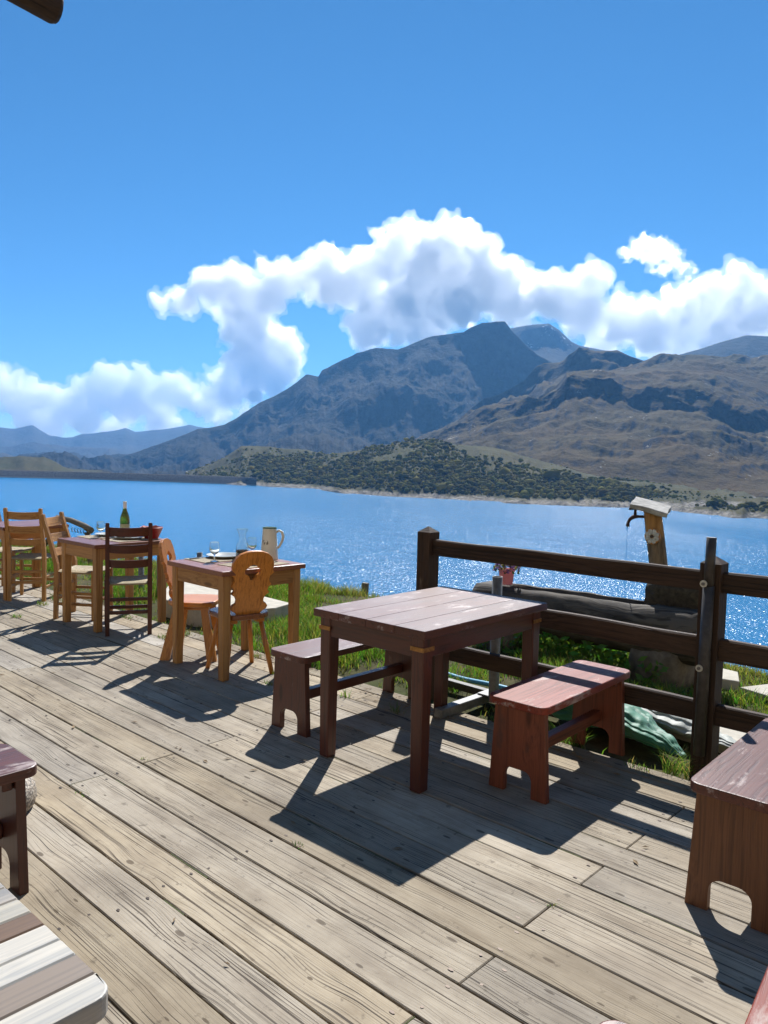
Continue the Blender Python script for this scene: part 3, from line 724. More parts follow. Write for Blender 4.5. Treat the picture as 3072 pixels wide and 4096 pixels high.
def carved_chair(label, group, loc, rz, kb, kseat, flat_legs=False, wd=0.40, H=0.885):
    """alpine board chair facing local +X: plank seat, pegged splayed legs, carved back board with a pierced opening"""
    e = empty('carved_board_chair', loc, rz, label, 'chair', group)
    zs = 0.435
    n = 28; out = []
    for i in range(n):
        a = 2 * math.pi * i / n
        c, s = math.cos(a), math.sin(a)
        k = (abs(c) ** 3.2 + abs(s) ** 3.2) ** (-1 / 3.2)
        x = c * k * 0.185; y = s * k * (wd / 2) * (0.94 + 0.1 * (c * k))
        out.append((x, y))
    slab2d('seat', [[(x, y) for x, y in out]], 0.036, W(kseat, 'X'), e, Matrix.Translation((0, 0, zs - 0.018)) @ Matrix.Rotation(-math.pi / 2, 4, 'X') @ Matrix.Scale(-1, 4, (0, 0, 1)), 0.008)
    for s in (-1, 1):
        box('batten', (0, s * 0.10, zs - 0.052), (0.27, 0.055, 0.03), W(kb, 'X'), e)
    for a in (-1, 1):
        for b in (-1, 1):
            top = Vector((a * 0.10, b * 0.11, zs - 0.05)); bot = Vector((a * 0.175, b * 0.17, 0.0))
            if flat_legs:
                d = (bot - top)
                rings = []
                for k, hw in ((0, 0.026), (0.5, 0.032), (1, 0.036)):
                    p = top + d * k
                    rings.append([(p.x - hw, p.y - 0.014, p.z), (p.x + hw, p.y - 0.014, p.z), (p.x + hw, p.y + 0.014, p.z), (p.x - hw, p.y + 0.014, p.z)])
                loft('leg', rings, W(kb, 'Z'), e, smooth=False)
            else:
                tube('leg', [top, top.lerp(bot, 0.5), bot], [0.017, 0.019, 0.0165], W(kb, 'Z'), e, 10)
    half = [(0.085, 0), (0.10, 0.02), (0.128, 0.035), (0.135, 0.055), (0.122, 0.075), (0.103, 0.085), (0.100, 0.11), (0.112, 0.135), (0.14, 0.155), (0.125, 0.172), (0.128, 0.195), (0.148, 0.215), (0.138, 0.228), (0.126, 0.25), (0.13, 0.275), (0.16, 0.30), (0.148, 0.315), (0.152, 0.345), (0.148, 0.38), (0.13, 0.415), (0.10, 0.44), (0.055, 0.456), (0.02, 0.46)]
    loop = half + [(-x, z) for x, z in reversed(half)]
    hole = [(0.012, 0.255), (0.028, 0.285), (0.055, 0.30), (0.060, 0.325), (0.042, 0.335), (0.024, 0.355), (0, 0.365), (-0.024, 0.355), (-0.042, 0.335), (-0.060, 0.325), (-0.055, 0.30), (-0.028, 0.285), (-0.012, 0.255)]
    M = Matrix.Translation((-0.135, 0, zs - 0.002)) @ Matrix.Rotation(R(-13), 4, 'Y') @ Matrix.Rotation(math.pi / 2, 4, 'Z')
    slab2d('back_board', [loop, hole[::-1]], 0.026, W(kb, 'Z'), e, M, 0.003)
    return e

G_BENCH = 'plank benches on the deck'; G_TAB = 'wooden tables on the terrace'; G_CH = 'chairs at the laid tables'
table('wooden_table', 'bare maroon table with a four-board top, between two plank benches', G_TAB, (-2.531, 3.144, 0), R(0.86), 0.725, 1.061, 0.76, 'maroon', 'maroon_top', leg=0.072, boards=4, top_th=0.038, straps=True)
table('wooden_table', 'pale-legged table laid with the wine carafe and enamel jug', G_TAB, (-4.566, 3.372, 0), R(-1.6), 0.705, 0.714, 0.75, 'oak', 'tabletop', leg=0.066, apron=0.10)
table('wooden_table', 'pale-legged table laid with the green wine bottle and red bowl', G_TAB, (-6.449, 3.428, 0), R(1.0), 0.673, 0.731, 0.75, 'oak', 'tabletop', leg=0.066, apron=0.10)
table('wooden_table', 'bare pale-legged table at the far left end of the deck', G_TAB, (-8.36, 3.40, 0), R(1.0), 0.69, 0.68, 0.75, 'honey', 'tabletop', leg=0.066, apron=0.10)
bench('plank_bench', 'dark maroon bench on the left side of the bare maroon table', G_BENCH, (-3.235, 3.235, 0), R(0.8), L=1.04, wd=0.30, panel_in=0.05)
bench('plank_bench', 'red bench with flaking paint, beside the bare maroon table', G_BENCH, (-1.893, 3.385, 0), R(1.5), L=0.915, wd=0.31, kind='red', kind_top='red_top')
bench('plank_bench', 'brown bench cut off by the right edge of the photo, near the fence post', G_BENCH, (-0.845, 3.10, 0), R(1.5), L=0.95, wd=0.30, kind='brown', kind_top='maroon_top', panel_in=0.045)
bench('plank_bench', 'dark maroon bench end beside the pebbled concrete base', G_BENCH, (-2.765, 0.665, 0), R(1.0), L=0.91, wd=0.31, H=0.44)
bench('plank_bench', 'bench of which only a rounded corner shows at the bottom edge', G_BENCH, (-0.49, 0.925, 0), R(1.0), L=0.92, wd=0.30, kind='red', kind_top='maroon_top')
table('wooden_table', 'red table whose edge crosses the bottom right corner', G_TAB, (0.065, 0.93, 0), R(6.0), 0.72, 1.06, 0.76, 'red', 'red_top', leg=0.07, boards=4)

ladder_chair('dark mahogany ladder-back chair drawn up to the table with the wine bottle', G_CH, (-6.064, 3.35, 0), R(152), 'mahogany')
ladder_chair('pale ladder-back chair seen from behind at the far left table', G_CH, (-8.04, 3.375, 0), R(138), 'oak')
ladder_chair('pale ladder-back chair turned sideways behind the table with the wine bottle', G_CH, (-6.86, 3.345, 0), R(38), 'oak', lean=0.13)
ladder_chair('pale ladder-back chair cut off by the left edge of the photo', G_CH, (-8.72, 3.40, 0), R(34), 'oak')
carved_chair('carved board chair with a pierced back, facing away at the carafe table', G_CH, (-4.40, 3.285, 0), R(166), 'varnish', 'varnish_dark')
carved_chair('orange varnished board chair seen side-on, left of the carafe table', G_CH, (-4.985, 3.30, 0), R(42), 'varnish', 'varnish', True)

# laminate table with painted-board pattern
def striped_table():
    e = empty('striped_table', (-1.385, 0.06, 0), R(0.5), 'table with white and brown striped board top, bottom left corner', 'table', G_TAB)
    x1 = 0.40; th = 0.036
    rs = random.Random(3)
    cols = [(0.56, 0.54, 0.50), (0.30, 0.255, 0.215), (0.66, 0.65, 0.61), (0.62, 0.61, 0.57), (0.19, 0.12, 0.075), (0.60, 0.585, 0.52), (0.36, 0.32, 0.28), (0.62, 0.6, 0.55), (0.22, 0.15, 0.10), (0.58, 0.56, 0.52), (0.33, 0.28, 0.24), (0.6, 0.59, 0.55), (0.25, 0.18, 0.13)]
    cols = [(0.60, 0.59, 0.55), (0.27, 0.225, 0.19), (0.66, 0.65, 0.61), (0.66, 0.645, 0.60), (0.17, 0.105, 0.065), (0.62, 0.60, 0.53), (0.42, 0.40, 0.375)] + cols[:6]
    mats = {}
    wds = [0.058, 0.062, 0.052, 0.056, 0.05, 0.054, 0.05, 0.06, 0.06, 0.06, 0.06, 0.06, 0.06]
    x = x1
    for i, (c, wd) in enumerate(zip(cols, wds)):
        m = wood(f'striped_board_{i}', tuple(a * k_ for a, k_ in zip(c, (0.80, 0.74, 0.66))), tuple(a * 0.45 for a in c), 'Y', 0.5, 0.7, ((0.16, 0.13, 0.10), 0.30), bump=0.1, var=0.15, knots=False)
        if i == 0:
            b = slab2d('board', [rrect(x - wd + 0.0004, x, -0.47, 0.465, 0.02, rs=(0.03, 0.03, 0.001, 0.001))], th, m, e, Matrix.Translation((0, 0, 0.75 - th / 2)) @ Matrix.Rotation(-math.pi / 2, 4, 'X'), 0.004)
        else:
            box('board', (x - wd / 2, -0.0025, 0.75 - th / 2), (wd - 0.0008, 0.935, th), m, e, bevel=0.003)
        x -= wd
    for a in (0.32, -0.30):
        for b in (-0.38, 0.36): tube('leg', [(a, b, 0), (a, b, 0.713)], 0.018, M_DKSTEEL, e)
    box('frame', (0.0, 0, 0.698), (0.62, 0.70, 0.03), M_DKSTEEL, e)
striped_table()

# pebbled parasol foot beside the left bench
def pebble_mat():
    t = NT('exposed_pebble_concrete')
    co = t.coord('Object')
    v = t.n('TexVoronoi', feature='F1'); t.set(v, 'Vector', co); t.set(v, 'Scale', 105.0)
    cr = t.n('SeparateXYZ', i_0=v.outputs['Color']).outputs[0]
    c = t.ramp(cr, [(0.0, (0.24, 0.19, 0.14)), (0.35, (0.42, 0.36, 0.28)), (0.7, (0.55, 0.49, 0.40)), (1.0, (0.33, 0.24, 0.17))])
    d = t.ramp(v.outputs['Distance'], [(0.3, 0.0), (0.75, 1.0)])
    c = t.mix(d, c, (0.10, 0.085, 0.07))
    t.bsdf(c, 0.75, t.bump(v.outputs['Distance'], -0.9, 0.006))
    return t.m
pb = lathe('parasol_weight', [(0.001, 0.0), (0.185, 0.0), (0.205, 0.015), (0.212, 0.05), (0.205, 0.09), (0.18, 0.115), (0.12, 0.13), (0.04, 0.135), (0.001, 0.135)], pebble_mat(), None, 40, (-3.37, 1.195, 0.002))
tag(pb, 'round pebbled concrete parasol base behind the dark bench end', 'parasol weight')

# ------------------------------------------------------------------ things on the tables
def glass_mat(name, col=(1, 1, 1), rough=0.0, ior=1.45):
    t = NT(name); t.bsdf(col, rough, Transmission_Weight=1.0, IOR=ior)
    return t.m
M_GLASS = glass_mat('clear_glass', (0.95, 0.98, 0.97))
M_GREENG = glass_mat('green_bottle_glass', (0.30, 0.33, 0.03))
M_WINE = plain('red_wine', (0.018, 0.003, 0.004), 0.1)
M_CERAM = plain('grey_stoneware', (0.36, 0.37, 0.35), 0.3, noise=0.08, scale=60)
M_CUT = plain('cutlery_steel', (0.55, 0.55, 0.55), 0.22, 1.0)
def mat_mat():
    t = NT('woven_placemat')
    co = t.coord('Object'); s = t.n('SeparateXYZ', i_0=co)
    st = t.math('SINE', t.math('MULTIPLY', s.outputs[0], 900.0))
    c = t.mix(t.ramp(st, [(0.0, 1.0), (0.6, 0.0)]), (0.50, 0.42, 0.28), (0.20, 0.15, 0.09))
    t.bsdf(c, 0.8, t.bump(st, 0.5, 0.002))
    return t.m
M_MAT = mat_mat()
TZ = 0.7505
def placemat(label, x, y, rz):
    o = box('placemat', (x, y, TZ + 0.002), (0.42, 0.29, 0.0035), M_MAT, None, (0, 0, rz), 0.001)
    tag(o, label, 'placemat', 'woven placemats on the laid tables')
def plate(label, x, y, z=TZ + 0.004, r=0.135, square=False):
    prof = [(0.001, 0.004), (r * 0.55, 0.004), (r * 0.66, 0.010), (r * 0.97, 0.021), (r, 0.022), (r, 0.019), (r * 0.68, 0.004), (r * 0.6, 0.0), (0.001, 0.0)]
    o = lathe('plate', prof, M_CERAM, None, 36, (x, y, z))
    tag(o, label, 'plate', 'grey plates on the laid tables')
    return o
def wine_glass(label, x, y, z=TZ + 0.004, h=0.14, r=0.036):
    prof = [(0.001, 0.0), (r * 0.85, 0.0), (r * 0.85, 0.003), (r * 0.3, 0.006), (0.005, 0.012), (0.005, 0.045), (0.010, 0.05), (r * 0.6, 0.058), (r * 0.95, 0.075), (r * 1.02, 0.095), (r * 0.96, 0.12), (r * 0.905, h - 0.003), (r * 0.9, h - 0.0008), (r * 0.89, h),
            (r * 0.88, h), (r * 0.87, h - 0.0008), (r * 0.875, h - 0.003), (r * 0.93, 0.12), (r * 0.98, 0.095), (r * 0.90, 0.077), (r * 0.55, 0.062), (0.001, 0.056)]
    o = lathe('wine_glass', prof, M_GLASS, None, 24, (x, y, z))
    tag(o, label, 'wine glass', 'wine glasses on the laid tables')
    return o
def cutlery(label, x, y, rz, kind, z=TZ + 0.005):
    if kind == 'fork':
        e = empty('fork', (x, y, z), rz, label, 'fork')
        loft('handle', [[(-0.10, -.005, .002), (-0.10, .005, .002), (-0.10, .005, .004), (-0.10, -.005, .004)], [(0.02, -.0025, .008), (0.02, .0025, .008), (0.02, .0025, .010), (0.02, -.0025, .010)], [(0.045, -.011, .003), (0.045, .011, .003), (0.045, .011, .005), (0.045, -.011, .005)]], M_CUT, e, False)
        for k in range(4): beam('tine', (0.045, -.0095 + k * .0063, .004), (0.095, -.0095 + k * .0063, .009), 0.003, 0.002, M_CUT, e, 0)
    else:
        e = empty('knife', (x, y, z), rz, label, 'knife')
        box('handle', (-0.06, 0, 0.005), (0.10, 0.014, 0.008), plain('dark_handle', (0.03, 0.025, 0.022), 0.4), e)
        slab2d('blade', [[(-0.01, -0.008), (0.09, -0.008), (0.11, 0.0), (0.10, 0.008), (-0.01, 0.008)]], 0.0015, M_CUT, e, Matrix.Translation((0, 0, 0.004)) @ Matrix.Rotation(math.pi / 2, 4, 'X'))
def cloth_napkin(label, x, y, z, rz):
    n = 10; V = []; F = []
    for i in range(n):
        for j in range(n):
            u, v = i / (n - 1) - .5, j / (n - 1) - .5
            V.append((u * 0.13, v * 0.10, 0.014 + 0.012 * math.sin(u * 14 + v * 5) * math.cos(v * 9) + 0.012 * (0.3 - abs(u))))
    for i in range(n - 1):
        for j in range(n - 1): F.append((i * n + j, (i + 1) * n + j, (i + 1) * n + j + 1, i * n + j + 1))
    o = mesh_np('paper_napkin', V, F, plain('white_paper', (0.78, 0.78, 0.77), 0.7), smooth=True)
    o.location = (x, y, z); o.rotation_euler = (0, 0, rz)
    m = o.modifiers.new('thick', 'SOLIDIFY'); m.thickness = 0.001
    tag(o, label, 'napkin')

# carafe table
placemat('woven placemat under the left plate on the carafe table', -4.78, 3.37, R(88))
placemat('woven placemat behind the pierced chair back on the carafe table', -4.40, 3.40, R(94))
plate('grey plate left of the wine carafe', -4.81, 3.44)
plate('grey plate half hidden behind the pierced chair back', -4.42, 3.42)
wine_glass('wine glass standing in front of the plate on the carafe table', -4.665, 3.25)
wine_glass('wine glass at the far edge of the carafe table, beside the jug', -4.76, 3.66)
cutlery('steel fork on the placemat beside the carved chair back', -4.50, 3.245, R(40), 'fork')
cutlery('dark handled knife on the placemat left of the carafe table plate', -4.87, 3.27, R(100), 'knife')
cloth_napkin('crumpled white paper napkin on the plate behind the carved chair', -4.45, 3.41, TZ + 0.01, 0.5)
ca = empty('wine_carafe', (-4.685, 3.51, TZ), 0, 'glass carafe a third full of red wine', 'carafe')
cp_o = [(0.001, 0.0), (0.043, 0.0), (0.047, 0.006), (0.0475, 0.05), (0.045, 0.09), (0.034, 0.13), (0.026, 0.155), (0.0245, 0.175), (0.030, 0.20), (0.0425, 0.222), (0.044, 0.2242), (0.0435, 0.225)]
cp_i = [(0.0425, 0.225), (0.042, 0.2242), (0.0405, 0.222), (0.028, 0.20), (0.0225, 0.175), (0.024, 0.155), (0.032, 0.13), (0.043, 0.09), (0.0455, 0.05), (0.045, 0.008), (0.001, 0.004)]
lathe('carafe_glass', cp_o + cp_i, M_GLASS, ca, 32)
lathe('wine', [(0.001, 0.0045), (0.0447, 0.0085), (0.0452, 0.05), (0.0440, 0.068), (0.001, 0.068)], M_WINE, ca, 32)
M_ENAM = plain('cream_enamel', (0.72, 0.69, 0.57), 0.25, noise=0.04, scale=20)
ju = empty('enamel_jug', (-4.545, 3.655, TZ), 0, 'tall cream enamel jug with a green rim and a cow picture', 'jug')
lathe('body', [(0.001, 0.0), (0.067, 0.0), (0.068, 0.004), (0.065, 0.03), (0.051, 0.225), (0.0525, 0.238), (0.050, 0.238), (0.0485, 0.225), (0.062, 0.03), (0.001, 0.006)], M_ENAM, ju, 32)
lathe('rim', [(0.0528, 0.233), (0.0545, 0.237), (0.0535, 0.241), (0.0495, 0.240), (0.0498, 0.234)], plain('green_enamel', (0.03, 0.12, 0.05), 0.3), ju, 32)
hd = np.array([0.70, 0.71])   # handle points right as seen from the camera
hp = []
for r_, z_ in ((0.050, 0.205), (0.072, 0.218), (0.094, 0.205), (0.102, 0.175), (0.095, 0.14), (0.075, 0.10), (0.062, 0.085)):
    hp.append((hd[0] * r_, hd[1] * r_, z_))
tube('handle', hp, [0.008, 0.010, 0.011, 0.011, 0.010, 0.009, 0.008], M_ENAM, ju, 10)
# cow print, curved onto the enamel
M_PRINT = plain('dark_print', (0.02, 0.018, 0.016), 0.4)
cow = [(-0.5, 0.35), (-0.42, 0.62), (-0.30, 0.58), (-0.2, 0.66), (0.35, 0.62), (0.45, 0.5), (0.52, 0.1), (0.47, 0.1), (0.42, 0.36), (0.38, 0.0), (0.28, 0.0), (0.26, 0.28), (-0.05, 0.24), (-0.08, 0.0), (-0.18, 0.0), (-0.2, 0.3), (-0.36, 0.34), (-0.42, 0.25)]
tri = tessellate_polygon([[Vector((x, z, 0)) for x, z in cow]])
cv = []
base_ang = math.atan2(-0.95, 0.30)
for x, z in cow:
    zz = 0.115 + z * 0.05; rr = 0.0655 - 0.014 * (zz - 0.03) / 0.195 + 0.0006
    a = base_ang + x * 0.052 / rr
    cv.append((rr * math.cos(a), rr * math.sin(a), zz))
mesh_np('cow_picture', cv, np.array(tri), M_PRINT, ju)

# bottle table
placemat('pale placemat at the back left of the bottle table', -6.68, 3.46, R(88))
placemat('pale placemat at the near right of the bottle table', -6.33, 3.52, R(92))
plate('grey plate left of the wine bottle', -6.70, 3.50, r=0.12)
plate('grey plate seen through the back of the dark chair', -6.36, 3.52, r=0.135)
wine_glass('wine glass in front of the left plate on the bottle table', -6.635, 3.39)
cloth_napkin('crumpled white napkin on the plate behind the dark chair', -6.41, 3.50, TZ + 0.012, 1.1)
cutlery('fork beside the left plate on the bottle table', -6.50, 3.33, R(70), 'fork')
bo = empty('wine_bottle', (-6.62, 3.62, TZ), 0, 'green glass wine bottle with a white capsule', 'bottle')
lathe('bottle_glass', [(0.001, 0.012), (0.034, 0.0), (0.042, 0.003), (0.0435, 0.01), (0.0435, 0.15), (0.041, 0.175), (0.030, 0.21), (0.019, 0.24), (0.0155, 0.262), (0.0150, 0.318), (0.001, 0.318)], M_GREENG, bo, 28)
lathe('capsule', [(0.0162, 0.258), (0.0160, 0.312), (0.0172, 0.314), (0.0172, 0.322), (0.001, 0.323)], plain('white_capsule', (0.75, 0.72, 0.68), 0.35), bo, 24)
lathe('label_paper', [(0.0438, 0.04), (0.0438, 0.115)], plain('bottle_label', (0.42, 0.40, 0.22), 0.6), bo, 28)
bw = empty('red_bowl', (-6.29, 3.70, TZ), 0, 'red plastic bread bowl at the edge of the bottle table', 'bowl')
lathe('shell', [(0.001, 0.0), (0.055, 0.0), (0.062, 0.01), (0.10, 0.10), (0.104, 0.102), (0.100, 0.106), (0.095, 0.102), (0.056, 0.012), (0.001, 0.01)], plain('red_plastic', (0.33, 0.02, 0.018), 0.35, noise=0.15, scale=50), bw, 32)
V = []; F = []
for i in range(4):
    for k in range(20):
        a = 2 * math.pi * k / 20; r_ = (0.0, 0.04, 0.075, 0.093)[i]
        V.append((r_ * math.cos(a), r_ * math.sin(a), (0.085, 0.09, 0.088, 0.108)[i] + 0.008 * math.sin(a * 5 + i)))
for i in range(3):
    for k in range(20): F.append((i * 20 + k, i * 20 + (k + 1) % 20, (i + 1) * 20 + (k + 1) % 20, (i + 1) * 20 + k))
mesh_np('paper_liner', V, F, plain('orange_paper', (0.45, 0.12, 0.07), 0.7), bw, smooth=True)

# ------------------------------------------------------------------ fence, parasol stands
fe = empty('wooden_fence', (0, 3.845, 0), 0, 'dark brown three-rail wooden fence along the deck edge', 'fence')
def post(x, ht):
    q = 0.05
    rings = [[(x - q, -q, z), (x + q, -q, z), (x + q, q, z), (x - q, q, z)] for z in (-0.12, ht - 0.025)]
    k = 0.058
    p = loft('post', rings, W('fence', 'Z'), fe, smooth=False)
    cap = bmesh.new()
    vs = [cap.verts.new(v) for v in ((x - q, -q, ht - 0.025), (x + q, -q, ht - 0.025), (x + q, q, ht - 0.025), (x - q, q, ht - 0.025), (x, 0, ht + 0.012))]
    for f in ((0, 1, 4), (1, 2, 4), (2, 3, 4), (3, 0, 4)): cap.faces.new([vs[i] for i in f])
    bm_obj('post_cap', cap, W('fence', 'X'), p)
    return p
PX = (-3.165, -1.362, 0.44)
for x in PX[:1]: post(x, 1.085)
p2 = post(PX[1], 1.08); post(PX[2], 1.08)
rr_ = random.Random(11)
for a, b in ((PX[0] + 0.05, PX[1] - 0.05), (PX[1] + 0.05, PX[2] - 0.05)):
    for z, h in ((0.966, 0.10), (0.637, 0.104), (0.316, 0.102)):
        n = 15; rings = []
        for i in range(n):
            x = a + (b - a) * i / (n - 1); w_ = 0.022
            dz = 0.001 * math.sin(x * 5 + z * 20); e_ = 0.0015 * math.sin(x * 9 + z * 31)
            rings.append([(x, -w_, z - h / 2 + dz), (x, -w_, z + h / 2 - 0.008 + dz + e_), (x, -w_ + 0.008, z + h / 2 + dz + e_), (x, w_ - 0.008, z + h / 2 + dz + e_), (x, w_, z + h / 2 - 0.008 + dz), (x, w_, z - h / 2 + dz)])
        loft('rail', rings, W('fence', 'X'), fe, smooth=False)
# steel parasol tube bolted to the near face of the middle post
tb = tube('steel_tube', [(PX[1] + 0.002, -0.078, 0.12), (PX[1] + 0.006, -0.078, 0.95)], 0.0275, M_DKSTEEL, fe, 14)
tube('steel_tube', [(PX[1] + 0.006, -0.078, 0.94), (PX[1] + 0.008, -0.078, 1.185)], 0.0235, M_DKSTEEL, fe, 14)
for z in (0.962, 0.552):
    wsh = tube('washer', [(PX[1] - 0.008, -0.104, z), (PX[1] - 0.008, -0.110, z)], 0.017, plain('zinc_washer', (0.55, 0.54, 0.48), 0.4, 0.6), fe, 16)
    tube('bolt_head', [(PX[1] - 0.008, -0.110, z), (PX[1] - 0.008, -0.118, z)], 0.008, M_STEEL, wsh, 6)

st_ = empty('parasol_stand', (-2.70, 3.90, 0), 0, 'grey steel parasol stand with upright tube, between table and fence', 'parasol stand')
def hollow(name, p, q, r, mat, parent):
    p, q = Vector(p), Vector(q)
    prof = [(r, 0), (r, 1), (r * 0.82, 1), (r * 0.82, 0)]
    n = 16; d = q - p; rings = []
    for rr, k in prof:
        c = p + d * k
        rings.append([(c.x + rr * math.cos(2 * math.pi * i / n), c.y + rr * math.sin(2 * math.pi * i / n), c.z) for i in range(n)])
    return loft(name, rings, mat, parent, True, False)
hollow('tube', (0, 0.06, 0.03), (0.0, 0.06, 0.815), 0.032, M_STEEL, st_)
tube('cap_inside', [(0, 0.06, 0.74), (0, 0.06, 0.75)], 0.026, M_DKSTEEL, st_, 12)
beam('foot_bar', (-0.095, -0.37, 0.028), (-0.09, 0.14, 0.028), 0.06, 0.055, M_STEEL, st_, 0.003)
beam('foot_bar', (-0.50, 0.19, 0.026), (0.40, 0.17, 0.026), 0.05, 0.048, M_DKSTEEL, st_, 0.003)
box('foot_plate', (-0.03, 0.10, 0.062), (0.16, 0.13, 0.008), M_STEEL, st_)
for (x, y, h, r_, lab) in ((-7.42, 4.97, 0.42, 0.032, 'short grey steel tube standing on the pale stone slab'), (-7.62, 4.36, 0.50, 0.030, 'grey steel tube in the grass behind the dark chair'), (-7.38, 4.42, 0.44, 0.012, 'thin grey rod in the grass behind the bottle table')):
    zb = float(ground_z(x, y)) + (0.11 if y > 4.9 else 0)
    o = hollow('steel_tube', (x, y, zb - 0.02), (x, y, h), r_, M_STEEL, None); tag(o, lab, 'steel tube')

hz = []
for k in range(26):
    u = k / 25; x = -4.3 + 1.9 * u
    y = 4.50 - 0.30 * u + 0.03 * math.sin(u * 9)
    hz.append((x, y, float(ground_z(x, y)) + 0.03 + 0.03 * u))
ho = tube('water_hose', hz, 0.017, plain('blue_hose', (0.10, 0.33, 0.47), 0.45), None, 10)
tag(ho, 'pale blue water hose lying in the grass under the fence', 'hose')

# ------------------------------------------------------------------ hollowed log trough with its spring post
def log_mat():
    t = NT('grey_weathered_log')
    co = t.coord('Object')
    w1 = t.noise(t.mapping(co, (1.5, 6, 6)), 1.0, 3, 0.5)
    p = t.n('VectorMath', operation='ADD', i_0=co, i_1=t.n('CombineXYZ', i_0=0.0, i_1=t.math('MULTIPLY', w1, 0.2), i_2=t.math('MULTIPLY', w1, 0.2)).outputs[0]).outputs[0]
    g = t.noise(t.mapping(p, (1.3, 34, 34)), 1.0, 4, 0.6)
    c = t.mix(t.ramp(g, [(0.34, 1.0), (0.52, 0.0)]), (0.115, 0.097, 0.076), (0.018, 0.014, 0.011))
    st = t.noise(t.mapping(co, (2.5, 6, 6)), 1.0, 5, 0.65)
    c = t.mix(t.ramp(st, [(0.44, 0.0), (0.62, 0.85)]), c, (0.035, 0.03, 0.026))
    t.bsdf(c, 0.8, t.bump(g, 0.6, 0.008), Specular_IOR_Level=0.25)
    return t.m
M_LOG = log_mat()
tr = empty('log_trough', (-3.0, 5.62, 0), 0, 'hollowed grey log water trough behind the fence', 'trough')
NS, NO, NI = 44, 22, 12
rings = []
for i in range(NS):
    u = i / (NS - 1); x = -0.98 + 1.96 * u
    r_ = 0.195 + 0.030 * u + 0.004 * math.sin(u * 17) + 0.003 * math.sin(u * 41)
    zc = 0.292 + 0.012 * u
    cav = min(1, max(0, (u - 0.12) / 0.05)) * min(1, max(0, (0.80 - u) / 0.05))
    a0 = R(58 + 0.6 * math.sin(u * 23)); ring = []
    for k in range(NO):
        a = a0 - (2 * math.pi - (math.pi - 2 * a0)) * k / (NO - 1)
        rk = r_ * (1 + 0.02 * math.sin(a * 5 + u * 9))
        ring.append((x, rk * math.cos(a), zc + rk * math.sin(a)))
    y0 = r_ * math.cos(a0) * 0.75; zt = zc + r_ * math.sin(a0)
    for k in range(NI):
        v = k / (NI - 1) * 2 - 1
        ring.append((x, v * y0, zt - cav * 0.15 * math.sqrt(max(0, 1 - v ** 4)) - 0.004))
    rings.append(ring)
loft('log', rings, M_LOG, tr)
tw = [(-0.74, -0.115, 0.385), (0.56, -0.125, 0.395), (0.56, 0.125, 0.395), (-0.74, 0.115, 0.385)]
tg = NT('trough_water'); tg.bsdf((0.03, 0.05, 0.05), 0.03, tg.bump(tg.noise(tg.coord('Object'), 14, 3, 0.5), 0.3, 0.02), IOR=1.33)
mesh_np('water', tw, [(0, 1, 2, 3)], tg.m, tr)
def rock(name, c, s, seed, mat, parent=None, cuts=3):
    bm = bmesh.new(); bmesh.ops.create_cube(bm, size=1.0)
    bmesh.ops.subdivide_edges(bm, edges=bm.edges[:], cuts=cuts, use_grid_fill=True)
    for v in bm.verts:
        d = v.co.copy(); L = d.length
        v.co = v.co * 0.72 + d.normalized() * 0.20
        nn = mnoise.noise_vector(v.co * 2.3 + Vector((seed * 7.1, seed, 0)))
        v.co += nn * 0.10
        v.co = Vector((v.co.x * s[0], v.co.y * s[1], v.co.z * s[2]))
    o = bm_obj(name, bm, mat, parent, True); o.location = c
    return o
M_STONE = plain('grey_field_stone', (0.15, 0.12, 0.085), 0.9, noise=0.45, scale=14, bump=0.8)
rock('support_stone', (0.68, 0.0, 0.03), (0.36, 0.36, 0.34), 3, M_STONE, tr)
rock('support_stone', (-0.70, 0.0, 0.02), (0.34, 0.36, 0.32), 5, M_STONE, tr)

sp = empty('spring_post', (-2.33, 5.76, 0), 0, 'carved tree-trunk fountain post with a stone cap and running tap', 'fountain')
def post_mat():
    t = NT('carved_trunk')
    co = t.coord('Object'); s = t.n('SeparateXYZ', i_0=co)
    g = t.noise(t.mapping(co, (40, 40, 1.6)), 1.0, 4, 0.6)
    pale = t.mix(t.ramp(g, [(0.35, 0.7), (0.55, 0.0)]), (0.40, 0.215, 0.075), (0.20, 0.095, 0.03))
    grey = t.mix(t.ramp(g, [(0.35, 0.9), (0.55, 0.0)]), (0.20, 0.145, 0.09), (0.06, 0.042, 0.026))
    moss = t.mix(t.noise(co, 22, 6, 0.7), (0.025, 0.022, 0.014), (0.16, 0.15, 0.10))
    h = t.math('ADD', s.outputs[2], t.math('MULTIPLY', t.math('SUBTRACT', t.noise(co, 9, 4, 0.6), 0.5), 0.25))
    c = t.mix(t.ramp(h, [(0.93, 0.0), (1.06, 1.0)]), grey, pale)
    c = t.mix(t.ramp(h, [(0.60, 1.0), (0.78, 0.0)]), c, moss)
    t.bsdf(c, 0.75, t.bump(g, 0.5, 0.008), Specular_IOR_Level=0.3)
    return t.m
rings = []
for i in range(26):
    u = i / 25; z = 0.44 + 0.75 * u
    w0 = 0.20 * (1 - u) ** 2.6
    xc = 0.03 - 0.225 * u ** 0.75 + 0.0
    left, right = -0.165 - 0.10 * u ** 1.1, -0.14 + 0.0
    # outline of the trunk: left edge nearly straight, right edge flaring out below
    xl = -0.155 - 0.105 * u; xr = xl + 0.125 + 0.035 * (1 - u) + 0.05 * max(0, 1 - u * 3) ** 1.4
    rx, cx = (xr - xl) / 2, (xl + xr) / 2; ry = 0.065 + 0.07 * max(0, 1 - u * 3) ** 1.2
    rings.append([(cx + rx * math.cos(a) * (1 + 0.04 * math.sin(a * 4 + u * 7)), ry * math.sin(a) * (1 + 0.05 * math.sin(a * 3 + u * 11)), z) for a in [2 * math.pi * k / 22 for k in range(22)]])
